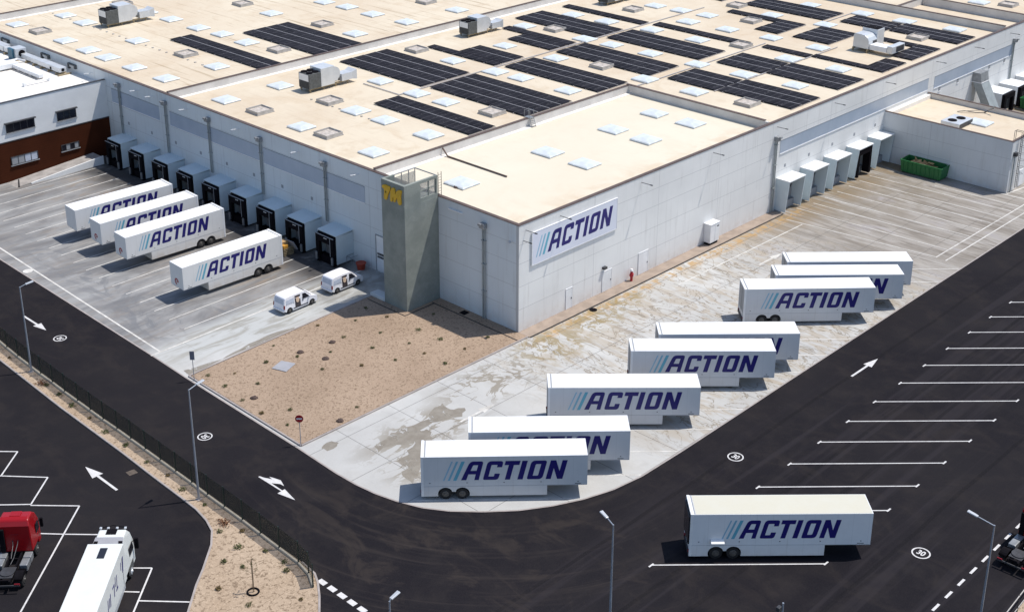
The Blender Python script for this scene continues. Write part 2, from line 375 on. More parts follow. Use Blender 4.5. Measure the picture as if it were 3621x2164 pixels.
A['wood'] = plain('pallet_wood', (.30, .235, .14), .85, 0, .25, 3)
A['orange'] = plain('orange_crate', (.55, .27, .04), .6, 0, .15, 3)
A['redbin'] = plain('red_bin', (.36, .05, .025), .5, 0, .12, 2)
A['blue'] = plain('blue_panel', (.03, .11, .17), .5)
A['cond'] = plain('condenser_dark', (.10, .105, .105), .6, .2, .2, 4)
A['strip'] = plain('brown_strip_concrete', (.315, .25, .20), .9, 0, .14, .8, space='pos')
A['rampc'] = plain('ramp_concrete', (.33, .305, .285), .85, 0, .2, .9, space='pos')
A['stone'] = plain('pale_slab', (.55, .57, .57), .7, 0, .06, 1, space='pos')
A['beige'] = plain('beige_print', (.62, .46, .33), .5, 0, .1, 6)
A['flesh'] = plain('dark_print', (.045, .035, .04), .5, 0, .3, 4)
A['tail'] = plain('tail_light', (.20, .012, .018), .3)
A['ironb'] = plain('brown_cover', (.10, .078, .062), .8, 0, .2, 3)
A['iron'] = plain('cast_iron', (.04, .038, .038), .7, .2, .3, 5)

# ------------------------------------------------------------------ mesh helpers
class MB:
    def __init__(s): s.v = []; s.f = []
    def add(s, vs, fs):
        o = len(s.v); s.v += [tuple(v) for v in vs]; s.f += [tuple(i + o for i in f) for f in fs]; return s
    def box(s, x0, y0, z0, x1, y1, z1):
        x0, x1 = sorted((x0, x1)); y0, y1 = sorted((y0, y1)); z0, z1 = sorted((z0, z1))
        return s.add([(x0, y0, z0), (x1, y0, z0), (x1, y1, z0), (x0, y1, z0), (x0, y0, z1), (x1, y0, z1), (x1, y1, z1), (x0, y1, z1)],
                     [(3, 2, 1, 0), (4, 5, 6, 7), (0, 1, 5, 4), (1, 2, 6, 5), (2, 3, 7, 6), (3, 0, 4, 7)])
    def hexa(s, b, t):   # bottom ring, top ring (4 points each)
        return s.add(list(b) + list(t), [(3, 2, 1, 0), (4, 5, 6, 7), (0, 1, 5, 4), (1, 2, 6, 5), (2, 3, 7, 6), (3, 0, 4, 7)])
    def prism(s, poly, z0, z1):
        n = len(poly)
        ar = sum(poly[i][0]*poly[(i+1) % n][1] - poly[(i+1) % n][0]*poly[i][1] for i in range(n))
        if ar < 0: poly = poly[::-1]
        return s.add([(x, y, z0) for x, y in poly] + [(x, y, z1) for x, y in poly],
                     [tuple(range(n - 1, -1, -1)), tuple(range(n, 2*n))] + [(i, (i+1) % n, n + (i+1) % n, n + i) for i in range(n)])
    def xprism(s, poly, y0, y1):   # poly of (x, z) extruded along y
        n = len(poly)
        ar = sum(poly[i][0]*poly[(i+1) % n][1] - poly[(i+1) % n][0]*poly[i][1] for i in range(n))
        if ar < 0: poly = poly[::-1]
        return s.add([(x, y0, z) for x, z in poly] + [(x, y1, z) for x, z in poly],
                     [tuple(range(n)), tuple(range(2*n - 1, n - 1, -1))] + [((i+1) % n, i, n + i, n + (i+1) % n) for i in range(n)])
    def sheet(s, poly, z):
        n = len(poly)
        ar = sum(poly[i][0]*poly[(i+1) % n][1] - poly[(i+1) % n][0]*poly[i][1] for i in range(n))
        if ar < 0: poly = poly[::-1]
        return s.add([(x, y, z) for x, y in poly], [tuple(range(n))])
    def line(s, a, b, w, z):
        a = Vector(a); b = Vector(b); d = (b - a).normalized(); n = Vector((-d.y, d.x))*w/2
        return s.sheet([tuple(a - n), tuple(b - n), tuple(b + n), tuple(a + n)], z)
    def cyl(s, c, axis, r, h, n=16, r2=None):
        r2 = r if r2 is None else r2
        ax = {'x': Vector((1, 0, 0)), 'y': Vector((0, 1, 0)), 'z': Vector((0, 0, 1))}[axis] if isinstance(axis, str) else Vector(axis).normalized()
        t = Vector((0, 0, 1)) if abs(ax.z) < .9 else Vector((1, 0, 0))
        a = ax.cross(t).normalized(); b = ax.cross(a); c = Vector(c)
        v = [c + (a*math.cos(2*PI*i/n) + b*math.sin(2*PI*i/n))*r for i in range(n)] + [c + ax*h + (a*math.cos(2*PI*i/n) + b*math.sin(2*PI*i/n))*r2 for i in range(n)]
        return s.add(v, [tuple(range(n - 1, -1, -1)), tuple(range(n, 2*n))] + [(i, (i+1) % n, n + (i+1) % n, n + i) for i in range(n)])
    def tube(s, pts, r, n=8):
        for a, b in zip(pts[:-1], pts[1:]):
            a = Vector(a); b = Vector(b); s.cyl(a, b - a, r, (b - a).length, n)
        return s
    def ring(s, c, axis, r, t, n=24, m=8):
        ax = {'x': Vector((1, 0, 0)), 'y': Vector((0, 1, 0)), 'z': Vector((0, 0, 1))}[axis]
        k = Vector((0, 0, 1)) if abs(ax.z) < .9 else Vector((1, 0, 0)); a = ax.cross(k).normalized(); b = ax.cross(a); c = Vector(c)
        v = []
        for i in range(n):
            d = a*math.cos(2*PI*i/n) + b*math.sin(2*PI*i/n)
            for j in range(m): v.append(c + d*(r + t*math.cos(2*PI*j/m)) + ax*t*math.sin(2*PI*j/m))
        return s.add(v, [(i*m + j, ((i+1) % n)*m + j, ((i+1) % n)*m + (j+1) % m, i*m + (j+1) % m) for i in range(n) for j in range(m)])
    def build(s, name, mat, parent=None, bevel=0, seg=2, smooth=False, loc=None):
        me = bpy.data.meshes.new(name); me.from_pydata(s.v, [], s.f); me.update()
        bm = bmesh.new(); bm.from_mesh(me); bmesh.ops.recalc_face_normals(bm, faces=bm.faces); bm.to_mesh(me); bm.free()
        me.materials.append(A[mat])
        if smooth:
            for q in me.polygons: q.use_smooth = True
        o = bpy.data.objects.new(name, me); COL.objects.link(o)
        if parent: o.parent = parent
        if loc: o.location = loc
        if bevel:
            b = o.modifiers.new('bevel', 'BEVEL'); b.width = bevel; b.segments = seg; b.limit_method = 'ANGLE'; b.angle_limit = math.radians(40)
        return o
def tag(o, label=None, cat=None, group=None, kind=None):
    if label: o['label'] = label
    if cat: o['category'] = cat
    if group: o['group'] = group
    if kind: o['kind'] = kind
    return o
def thing(name, label, cat, loc=(0, 0, 0), rz=0, group=None):
    o = bpy.data.objects.new(name, None); COL.objects.link(o); o.location = loc; o.rotation_euler = (0, 0, rz)
    o.empty_display_size = .3
    return tag(o, label, cat, group)
def struct(o): o['kind'] = 'structure'; return o
def dup(o, parent=None):
    c = o.copy(); COL.objects.link(c)
    if parent: c.parent = parent
    for ch in list(o.children): dup(ch, c)
    return c
def copy_thing(src, loc, rz, label):
    c = dup(src); c.location = loc; c.rotation_euler = (0, 0, rz); c['label'] = label; return c

def rounded(pts):
    out = []; n = len(pts)
    for i, p in enumerate(pts):
        r = p[2] if len(p) > 2 else 0
        P = Vector(p[:2])
        if r == 0: out.append((P.x, P.y)); continue
        a = (Vector(pts[i-1][:2]) - P); b = (Vector(pts[(i+1) % n][:2]) - P)
        d = min(r, a.length*.48, b.length*.48); a = P + a.normalized()*d; b = P + b.normalized()*d
        for k in range(6):
            t = k/5; q = a*(1-t)**2 + P*2*t*(1-t) + b*t*t; out.append((q.x, q.y))
    return out
LET = [
 [[(0, 0), (.2, 1, .2), (.855, 1, .13), (.861, 0), (.646, 0), (.64, .31), (.285, .31), (.253, 0)], [(.344, .5), (.635, .5), (.643, .8), (.40, .8, .06)]],
 [[(1.06, 0, .1), (1.81, 0, .2), (1.81, .33), (1.555, .33), (1.555, .18, .05), (1.29, .18), (1.29, .8, .05), (1.58, .8), (1.58, .67), (1.83, .67), (1.83, 1, .15), (1.06, 1, .2)]],
 [[(2.13, 0), (2.38, 0), (2.38, .78), (2.646, .78), (2.646, 1), (1.924, 1), (1.924, .78), (2.13, .78)]],
 [[(2.74, 0), (3.0, 0), (3.0, 1), (2.74, 1)]],
 [[(3.19, 0, .1), (3.95, 0, .2), (3.95, 1, .13), (3.19, 1, .2)], [(3.44, .19), (3.70, .19, .06), (3.70, .81), (3.44, .81, .06)]],
 [[(4.12, 0), (4.37, 0), (4.37, .58), (4.68, 0), (4.94, 0), (4.94, 1), (4.69, 1), (4.69, .42), (4.38, 1), (4.12, 1)]]]
def flat_mesh(name, polys, place, mat, parent=None, thick=.006):
    cu = bpy.data.curves.new('outline', 'CURVE'); cu.dimensions = '2D'; cu.fill_mode = 'BOTH'; cu.extrude = thick/2
    for pts in polys:
        sp = cu.splines.new('POLY'); sp.points.add(len(pts) - 1)
        for q, p in zip(sp.points, pts): q.co = (p[0], p[1], 0, 1)
        sp.use_cyclic_u = True
    ob = bpy.data.objects.new('outline', cu); me = bpy.data.meshes.new_from_object(ob)
    for v in me.vertices: v.co = place(v.co.x, v.co.y, v.co.z)
    bm = bmesh.new(); bm.from_mesh(me); bmesh.ops.recalc_face_normals(bm, faces=bm.faces); bm.to_mesh(me); bm.free()
    bpy.data.objects.remove(ob); bpy.data.curves.remove(cu)
    me.materials.clear(); me.materials.append(A[mat]); me.name = name
    o = bpy.data.objects.new(name, me); COL.objects.link(o); o.parent = parent
    return o
def wordmark(parent, u0, sx, z0, h, plane):
    polys = []
    for L in LET:
        for pts in L:
            polys.append([(u0 + sx*(x + .25*y), z0 + h*y) for x, y in rounded(pts)])
    flat_mesh('lettering', polys, plane, 'navy', parent)
    for (a, b), m in zip(((-.873, -.80), (-.64, -.535), (-.38, -.215)), ('teal3', 'teal2', 'teal1')):
        flat_mesh('stripe', [[(u0 + sx*x + sx*.41*(y), z0 + h*y) for x, y in ((a, -.02), (b, -.02), (b, 1.0), (a, 1.0))]], plane, m, parent)

# ------------------------------------------------------------------ ground
gnd = struct(MB().sheet([(-700, -700), (900, -700), (900, 900), (-700, 900)], -.05).build('ground', 'sand'))
struct(MB().sheet([(-130, -130), (240, -130), (240, 230), (-130, 230)], -.008).build('road_asphalt', 'asphalt'))
edge = [(-27.6, 54.8), (-28.3, 22), (-28.5, 16.2), (-28.8, -1.2), (-29, -6.5), (-28.95, -9), (-28.7, -11.2), (-28.2, -13.3), (-27.4, -15.4), (-26.2, -17.3), (-24.4, -19.3), (-22.3, -21.2), (-20, -22.7), (-17.5, -23.9), (-14.8, -24.75), (-11.6, -25.2), (-5.9, -25.25), (3.7, -25.15), (9.7, -25.05), (36.9, -24.8), (62, -24.6), (135, -24.2)]
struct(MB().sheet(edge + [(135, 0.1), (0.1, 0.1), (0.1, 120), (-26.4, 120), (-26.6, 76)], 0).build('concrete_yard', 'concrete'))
kb = MB()
pk = [Vector(q) for q in edge]
for a, b in zip(pk[:-1], pk[1:]):
    n = Vector((-(b - a).y, (b - a).x)).normalized()*-.16
    kb.sheet([tuple(a), tuple(b), tuple(b + n), tuple(a + n)], .006)
struct(kb.build('concrete_edge_strip', 'kerb'))

# gravel bed with its kerb
bed = [(-28.3, 16.35), (-4.72, 17.3), (-4.72, 15.2), (-.02, 15.2), (-.02, -.03), (-.02, -1.3), (-28.6, -1.15)]
struct(MB().prism([(-28.1, 16.15), (-4.72, 17.1), (-4.72, 15.2), (-.02, 15.2), (-.02, -1.2), (-28.4, -.98)], -.02, .09).build('gravel_bed', 'gravel'))
k = MB()
for a, b in (((-28.28, 16.3), (-4.72, 17.2)), ((-28.28, 16.3), (-28.52, -1.15)), ((-28.52, -1.15), (-.02, -1.33))):
    a = Vector(a); b = Vector(b); d = (b - a).normalized(); n = Vector((-d.y, d.x))*.08
    k.prism([tuple(a - n), tuple(b - n), tuple(b + n), tuple(a + n)], -.02, .13)
struct(k.build('kerb', 'kerb'))
s = MB().box(0.02, -1.5, -.02, 45.4, -.004, .10).box(-.02, -1.33, .10, 0.02, -.004, .101)
struct(s.build('wall_strip', 'strip'))
struct(MB().box(-1.42, -1.15, .088, -1.3, 11.3, .12).box(-5.5, 10.9, .088, -1.3, 11.02, .12).box(-5.6, 10.9, .088, -5.5, 16.8, .12).build('drain_channel', 'iron'))
# low kerb along wall strip
struct(MB().box(0.1, -1.62, -.02, 45.4, -1.502, .06).build('strip_edge', 'iron'))

# fence strip, lower left
L = [(-38.6, 60), (-39.2, 32.1), (-39.7, 19.7), (-39.9, 9), (-40.1, 3.6), (-40.2, -.5), (-40.3, -2.7), (-40.6, -4.5), (-41.1, -6), (-42.2, -7.5), (-44.4, -9.6), (-45.8, -10.8), (-47.9, -12.9), (-53, -18)]
Rr = [(-37.0, 60), (-37.4, 35.7), (-38.0, 28.1), (-38.2, 18.2), (-38.3, 5.3), (-38.4, -.2), (-38.6, -8.8), (-38.7, -14.2), (-38.9, -16), (-39.4, -17), (-40.3, -18.3), (-42, -20.4), (-48, -27)]
struct(MB().prism(L + Rr[::-1], -.02, .08).build('sandy_strip', 'sand'))
def curb(pts, name, w=.16, z=.12, mat='kerb'):
    m = MB(); P = [Vector(q) for q in pts]
    N = []
    for i in range(len(P)):
        d = ((P[min(i+1, len(P)-1)] - P[max(i-1, 0)])).normalized(); N.append(Vector((-d.y, d.x))*w/2)
    for i in range(len(P) - 1):
        m.prism([tuple(P[i] - N[i]), tuple(P[i+1] - N[i+1]), tuple(P[i+1] + N[i+1]), tuple(P[i] + N[i])], -.02, z + .0003*(i % 2))
    return struct(m.build(name, mat))
curb(L, 'kerb'); curb(Rr[7:], 'kerb')
struct(MB().prism([(-9.5, -55.75), (6, -54.9), (20, -54.5), (20, -75), (-9.5, -75)], -.02, .06).build('sandy_strip', 'sand'))

# ------------------------------------------------------------------ painted markings
mk = MB(); Z = .004; ZC = .012
om = MB()
for i in range(15):
    y = 25.0 + i*2.85; om.line((-23.0 + .07*i, y), (-4.5, y + .15), .13, ZC)
for y in (67.9, 70.6, 73.4): om.line((-21.5, y - .4), (-4.5, y - .1), .13, ZC)
om.line((-26.05, 62), (-27.4, 22.6), .2, ZC + .001); om.line((-28.5, 22.45), (-.6, 23.0), .22, ZC + .002)
for i, (xa, ya, xe) in enumerate([(44.5, -2.7, 46.9), (48.5, -1.6, 49.75), (51.4, -2.2, 52.5), (54.1, -2.2, 55.2), (57, -2.2, 58), (59.8, -2.2, 60.8), (62.4, -2.2, 63.5), (65, -2.2, 66.2), (67.7, -10.1, 68.4)]):
    om.line((xa, ya), (xe, -21.2), .13, ZC)
om.line((46.8, -21.3), (125, -21.7), .15, ZC + .001); om.line((46.7, -22.55), (125, -22.9), .15, ZC + .001)
om.line((20.5, -4.65), (44.5, -5.0), .13, ZC)
om.line((70.9, -17.6), (71.5, -22), .18, ZC); om.line((71.4, -18.2), (90, -21), .18, ZC)
for (x1, y1) in [(45.7, -24.65), (40.9, -24.65), (36.5, -24.7), (31.7, -24.8), (27.2, -24.9), (22.4, -24.9), (17.7, -25.0), (12.9, -25.0), (8.2, -25.0), (3.3, -25.05), (-1.4, -25.15), (-6.4, -25.15), (-11.5, -25.15)]:
    om.line((x1 - 11.6, y1 + 11.6), (x1, y1), .12, ZC)
om.line((-27.3, -14.2), (-17.6, -23.8), .12, ZC)
struct(om.build('worn_bay_lines', 'oldmark'))
for i in range(16):
    xl = -20.5 + 4.78*i
    a = Vector((xl, -33.4 + .055*i)); b = Vector((xl + 9.25, -42.75 + .055*i))
    mk.line(tuple(a), tuple(b), .12, Z)
    mk.line((a.x - .34, a.y + .02), (a.x + .22, a.y + .02), .14, Z + .001); mk.line((b.x - .2, b.y), (b.x + .36, b.y), .14, Z + .001)
# lower left lot
for pts in ([(-47.6, 17.4), (-46.0, 15.7), (-48.8, 13.2)], [(-52, 16.2), (-48.8, 13.2), (-46.2, 10.2), (-49.1, 7.6)], [(-49.2, 7.5), (-46.5, 4.6), (-56.3, -4.3), (-62, -9.6)], [(-51.5, 4.5), (-49.3, 2.0), (-46.6, -.9)], [(-49.4, -4.0), (-46.9, -6.6), (-54, -13.2)], [(-49.9, -7.5), (-49.1, -8.4)], [(-49.75, -9.15), (-47.2, -12)], [(-52.5, 10.9), (-49.1, 7.6)]):
    for i, (p, q) in enumerate(zip(pts[:-1], pts[1:])):
        mk.line(p, q, .13, Z + .0007*i)
struct(mk.build('bay_lines', 'mark'))
dm = MB()
for i in range(7): dm.sheet([(-39.3, -16.75 - 1.13*i), (-38.85, -16.75 - 1.13*i), (-38.85, -17.5 - 1.13*i), (-39.3, -17.5 - 1.13*i)], Z)
for i in range(9): dm.line((-10.6 + 1.97*i - 2, -51.25 + .015*i), (-9.6 + 1.97*i - 2, -51.24 + .015*i), .2, Z)
struct(dm.build('dashed_lines', 'mark'))
def arrow(x, y, rz, mat='mark', zz=Z, L=4.6, w=.9):
    c, s_ = math.cos(rz), math.sin(rz)
    pts = [(-L/2, -.11), (L*.1, -.11), (L*.1, -w/2), (L/2, 0), (L*.1, w/2), (L*.1, .11), (-L/2, .11)]
    o = struct(MB().sheet([(x + c*a - s_*b, y + s_*a + c*b) for a, b in pts], zz).build('road_arrow', mat)); return o
arrow(18.1, -28.95, 0, L=4.9); arrow(-32.88, 37.1, -PI/2); arrow(-43.2, 6.9, PI/2, L=5, w=1.0)
arrow(-13.9, -8.15, 0, 'oldmark', ZC + .003, 4.4); arrow(33.2, -8.0, 0, 'oldmark', ZC + .003, 4.4)
struct(MB().sheet([(-33.97, -2.33), (-33.93, -5.4), (-34.34, -5.44), (-33.92, -7.24), (-33.55, -5.38), (-33.8, -5.38), (-33.78, -3.87), (-33.35, -4.5), (-33.3, -4.96), (-32.98, -4.1), (-33.2, -3.3), (-33.33, -3.0), (-33.38, -3.45), (-33.7, -2.8), (-33.82, -2.35)], Z).build('road_arrow', 'mark'))
def roundel(x, y, rz, r=.66, zz=Z, mat='mark'):
    n = 40; outer = [(math.cos(2*PI*i/n)*r, math.sin(2*PI*i/n)*r) for i in range(n)]; inner = [(a*.84, b*.84) for a, b in outer]
    c, s_ = math.cos(rz), math.sin(rz)
    place = lambda a, b, e: (x + c*a - s_*b, y + s_*a + c*b, zz + e)
    fc = bpy.data.curves.new('digits', 'FONT'); fc.body = '30'; fc.size = .74; fc.align_x = 'CENTER'; fc.align_y = 'CENTER'; fc.offset = .02; fc.extrude = .001
    fo = bpy.data.objects.new('digits', fc); me = bpy.data.meshes.new_from_object(fo)
    o = flat_mesh('speed_roundel', [outer, inner], place, mat, None, .002); struct(o)
    bm = bmesh.new(); bm.from_mesh(o.data); n0 = len(bm.verts); bm.from_mesh(me); bm.verts.ensure_lookup_table()
    for v in bm.verts[n0:]: v.co = place(v.co.x*.86, v.co.y*1.12, v.co.z)
    bm.to_mesh(o.data); bm.free(); bpy.data.objects.remove(fo); bpy.data.curves.remove(fc)
roundel(-5.0, -47.3, -PI/2, .72); roundel(-3.7, -29.2, -PI/2, .7); roundel(-33.4, 6.2, PI, .66); roundel(-32.8, 32.2, PI, .66)
o = MB().cyl((-27.1, 49.4, ZC), 'z', .55, .002, 24).build('manhole_patch', 'oldmark'); struct(o)

# wet stains on the concrete
st = MB()
def blot(pts, z, jit=.18, sub=3):
    P = [Vector(p) for p in pts]; out = []
    for i in range(len(P)):
        a, b = P[i], P[(i+1) % len(P)]
        for k_ in range(sub):
            q = a.lerp(b, k_/sub); out.append((q.x + random.uniform(-jit, jit), q.y + random.uniform(-jit, jit)))
    st.sheet(out, z)
blot([(-24.6, -6.6), (-24, -5.7), (-21.6, -5.2), (-20.4, -5.3), (-17.6, -5.6), (-16, -4.6), (-15, -4.6), (-15.3, -6), (-14.2, -6.6), (-15.2, -7.6), (-16.6, -6.9), (-18, -6.6), (-20.3, -6.7), (-21.2, -7.8), (-23.2, -6.5)], .0035)
blot([(-20.2, -6.6), (-19, -7), (-19.6, -8.2), (-21, -9.5), (-23, -10.6), (-24.9, -12), (-25.6, -12.2), (-25.3, -10.7), (-24.3, -10), (-24.6, -8.6), (-23, -8.7), (-21.3, -7.7)], .0039)
blot([(-27.5, -2.7), (-26.9, -2.3), (-26.2, -2.4), (-25.8, -3), (-26.7, -3.5), (-27.4, -3.3)], .0035, .08)
blot([(-28.0, 17.6), (-24.1, 16.9), (-21.6, 17.4), (-17.9, 17.9), (-15, 17.2), (-15.2, 16.95), (-18.8, 16.9), (-22, 16.9), (-28.1, 16.5)], .0035, .12)
struct(st.build('damp_patches', 'stain'))

# ------------------------------------------------------------------ warehouse
PT, ZR = 11.72, 10.9
wh = thing('warehouse', 'huge white clad warehouse with cream flat roof, blue glazing bands and dock doors', 'warehouse')
MB().box(0, .35, -.3, .35, 150, PT).build('wall', 'wall_w', wh)
MB().box(0, 0, -.3, 150, .349, PT).build('wall', 'wall_s', wh)
MB().box(.35, .35, ZR - .3, 150, 150, ZR).build('roof', 'roof', wh)
roof = [o for o in wh.children if o.name.startswith('roof')][0]
c = MB()
c.box(-.05, -.05, PT, .40, 150, PT + .08).box(.40, -.05, PT, 150, .40, PT + .08)
c.build('coping', 'coping', wh)
def parapet(x0, y0, x1, y1, top=11.86, fl=None):
    p = MB().box(x0, y0, ZR, x1, y1, top).build('parapet', 'parapet', wh)
    MB().box(x0 - .03, y0 - .03, top, x1 + .03, y1 + .03, top + .09).build('coping', 'coping', p)
    if fl: MB().box(*fl[:2], ZR + .004, *fl[2:], ZR + .05).build('flashing', 'flash', p)
parapet(.41, 61.95, 150, 62.3, 11.86, (.36, 61.3, 150, 61.95))
parapet(.41, 21.85, 43.7, 22.2, 11.88, (.36, 21.25, 43.65, 21.85))
parapet(43.7, .9, 44.05, 22.2, 11.95)
parapet(.41, 115.3, 150, 115.65, 11.86, (.36, 114.6, 150, 115.3))
parapet(106.7, .41, 107.05, 61.9, 12.0); parapet(114.8, .41, 115.15, 18.2, 12.2); parapet(107.05, 18.25, 150, 18.6, 12.0)
MB().xprism([(43.72, ZR), (44.02, ZR), (44.02, 11.9), (43.72, 11.9)], .41, .9).build('parapet', 'parapet', wh)
# glazing bands with ledges
def band(axis, a0, a1, z0, z1, name='glazing_band'):
    if axis == 'w': g = MB().box(-.03, a0, z0, -.003, a1, z1); l = MB().box(-.09, a0, z0 - .1, -.003, a1, z0 - .003); f = MB().box(-.06, a0, z1 + .003, -.003, a1, z1 + .05)
    else: g = MB().box(a0, -.03, z0, a1, -.003, z1); l = MB().box(a0, -.09, z0 - .1, a1, -.003, z0 - .003); f = MB().box(a0, -.06, z1 + .003, a1, -.003, z1 + .05)
    o = g.build(name, 'glaze', wh); l.build('sill', 'white', o); f.build('head_trim', 'doorg', o)
band('w', 63.85, 75.3, 7.82, 9.62); band('w', 42.4, 61.4, 7.75, 9.55); band('w', 23.3, 41.7, 7.68, 9.55)
band('s', 46.2, 83.1, 7.36, 9.02); band('s', 84.9, 109.4, 7.15, 8.85)
# downpipes with hoppers
def downpipe(axis, a, z0, z1, two=True):
    m = MB(); h = MB()
    ofs = (-.15, .15) if two else (0,)
    for d in ofs:
        if axis == 'w': m.tube([(-.16, a + d, z0), (-.16, a + d, z1 - .5)], .075)
        else: m.tube([(a + d, -.16, z0), (a + d, -.16, z1 - .5)], .075)
    for zc in (3.2, 6.2, 8.8):
        if zc < z0: continue
        if axis == 'w': m.box(-.30, a - .26, zc, -.004, a + .26, zc + .07)
        else: m.box(a - .26, -.30, zc, a + .26, -.004, zc + .07)
    if axis == 'w': h.box(-.55, a - .34, z1 - .55, -.004, a + .34, z1).box(-.75, a - .1, z1 - .2, -.56, a + .32, z1 + .02)
    else: h.box(a - .34, -.55, z1 - .55, a + .34, -.004, z1).box(a - .1, -.75, z1 - .2, a + .32, -.56, z1 + .02)
    o = m.build('downpipe', 'pipe', wh); h.build('hopper', 'steel', o, bevel=.03)
for a in (30.0, 42.05, 52.6, 62.15, 73.15): downpipe('w', a, 3.6, 10.85)
downpipe('w', 4.72, .05, 10.75)
downpipe('s', 45.1, .05, 9.9); downpipe('s', 109.6, .05, 9.7)
# wall lamps
for y in (80.0, 68.7, 65.1, 57.4, 46.4, 34.85, 24.3):
    o = MB().tube([(-.004, y, 10.78), (-.75, y, 10.86)], .05).build('wall_light', 'white', wh); MB().box(-1.15, y - .13, 10.80, -.75, y + .13, 10.93).build('lamp_head', 'lamph', o, bevel=.03)
MB().box(-.16, 7.85, 10.75, -.004, 9.9, 10.90).build('strip_light', 'white', wh, bevel=.03)
o = MB().tube([(-.004, .85, 9.75), (-.35, .85, 9.9)], .04).build('camera', 'white', wh); MB().box(-.6, .7, 9.82, -.3, 1.0, 10.0).build('camera_body', 'lamph', o, bevel=.03)
for x, z in ((1.0, 11.0), (.68, 9.95), (6.1, 11.02), (19.17, 11.05), (32.2, 11.1), (45.2, 11.05), (58.2, 11.1), (70.9, 11.1), (84.8, 11.1), (96.4, 10.9), (108, 10.8)):
    l = 1.3 if z > 10.5 else .9
    o = MB().tube([(x, -.004, z), (x, -l, z + .04)], .035).build('lamp_arm', 'dsteel', wh); MB().box(x - .07, -l - .22, z, x + .07, -l + .1, z + .08).build('lamp_head', 'dsteel', o)
# doors
def door(x0, x1, z1, mat='white'):
    o = MB().box(x0, -.05, .11, x1, -.004, z1).build('door', mat, wh); MB().box(x1 - .16, -.09, 1.15, x1 - .06, -.055, 1.28).build('handle', 'dsteel', o)
    MB().box(x0 - .07, -.07, .11, x0 - .003, -.004, z1 + .06).box(x1 + .003, -.07, .11, x1 + .07, -.004, z1 + .06).box(x0, -.07, z1 + .003, x1, -.004, z1 + .06).build('door_frame', 'white', o)
door(7.2, 8.1, 2.4, 'dockw'); door(13.05, 14.5, 2.42, 'dockw'); door(19.2, 20.8, 2.65)
MB().box(12.95, -.35, 2.85, 13.45, -.004, 3.1).build('door_lamp', 'dsteel', wh)
o = MB().box(-.06, 19.95, .2, -.004, 21.6, 4.35).build('roller_door', 'white', wh)
MB().box(-.10, 21.6, .1, -.004, 21.72, 4.45).box(-.1, 19.83, .1, -.004, 19.95, 4.45).box(-.1, 19.95, 4.353, -.004, 21.6, 4.45).build('door_frame', 'doorg', o)
m = MB(); random.seed(3)
for z0 in (1.72, 2.08):
    y = 21.45
    while y > 20.1:
        d = random.uniform(.10, .22); m.box(-.075, y - d, z0, -.063, y, z0 + .26); y -= d + .05
m.build('black_band', 'black', o)
for i in range(9):
    y = 27.25 + 5.55*i
    MB().box(-.015, y - .2, 5.35, -.003, y + .2, 5.75).build('bay_plate', 'doorg', wh) if i else None
for x in (47.6, 53, 58.5, 63.9, 69.2): MB().box(x - .2, -.015, 5.3, x + .2, -.003, 5.7).build('bay_plate', 'doorg', wh)
for x in (86.7, 92.2, 102.2, 107.2):
    o = MB().box(x - .28, -.03, 6.42, x + .28, -.004, 7.1).build('slit_window', 'doorg', wh); MB().box(x - .33, -.08, 6.3, x + .33, -.004, 6.41).build('sill', 'white', o)
for y0, y1 in ((83.9, 86.0), (91.2, 93.4), (102.9, 105.1)):
    o = MB().box(-.30, y0, 10.55, -.004, y0 + .35, 11.1).box(-.30, y1 - .35, 10.3, -.004, y1, 11.1).box(-.30, y0 + .352, 10.95, -.004, y1 - .352, 11.1).build('vent_hood', 'cond', wh); MB().box(-.2, y0 + .36, 10.6, -.004, y1 - .36, 10.94).build('grille', 'silver', o)

# sign
sg = thing('wall_sign', 'long white sign board with navy lettering and three teal stripes on the warehouse wall', 'sign', (1.85, -.03, 6.97))
MB().box(0, -.12, 0, 13.15, -.006, 3.48).build('sign_board', 'signw', sg, bevel=.02)
MB().box(-.08, -.135, -.06, -.002, 0, 3.54).box(13.152, -.135, -.06, 13.23, 0, 3.54).box(0, -.135, -.06, 13.15, 0, -.002).box(0, -.135, 3.482, 13.15, 0, 3.54).build('sign_frame', 'white', sg)
wordmark(sg, 4.08 - 1.85, 1.97, 7.7 - 6.97, 2.15, lambda u, z, e: (u, -.125 + e, z))

# skylights and vents on the roof
WHT = [(103.5, 6.7), (19.4, 8.4), (30.7, 8.4), (39.1, 8.3), (61.4, 7.9), (72.1, 8), (122.5, 12.2), (5.6, 13.7), (19.4, 13.7), (30.7, 13.7), (39.1, 13.8), (49.8, 15.9), (61, 15.8), (71.7, 15.7), (79.8, 15.9), (102.6, 14.8), (102.2, 21.8), (49.7, 23.9), (60.5, 23.3), (79.5, 23.9), (92.1, 22.5), (5.4, 28), (13.9, 28.1), (38.8, 28), (60.3, 31.4), (71, 31.2), (101.5, 30.9), (79, 31.5), (91.3, 31.5), (13.9, 35.8), (24.3, 35.7), (38.6, 36.3), (49.1, 39.3), (60.1, 38.4), (70.7, 39.3), (78.6, 38.6), (84.1, 38.9), (5.3, 41.1), (13.9, 41.1), (24.2, 41), (38.3, 40.8), (59.8, 43.2), (83.7, 43.7), (24.3, 48.5), (37.9, 48.9), (48.8, 49.1), (70, 47.7), (83.4, 48.6), (59, 54.8), (69.6, 54.2), (5.4, 56.5), (13.8, 56.4), (5.2, 70), (13.3, 69.9), (37.8, 69.6), (48.1, 69.5), (58.7, 69.4), (5.2, 77.5), (23.8, 77.4), (47.7, 76.9), (5.2, 84.6), (23.8, 83.7), (47.7, 83.6), (5.4, 90), (13, 89.5), (23.6, 89.3), (36.8, 88.7), (47.4, 88.7), (5.6, 96.9), (23.7, 96.9), (23.4, 103.2), (5.4, 110.8), (13.5, 110.7), (13.2, 104.3)]
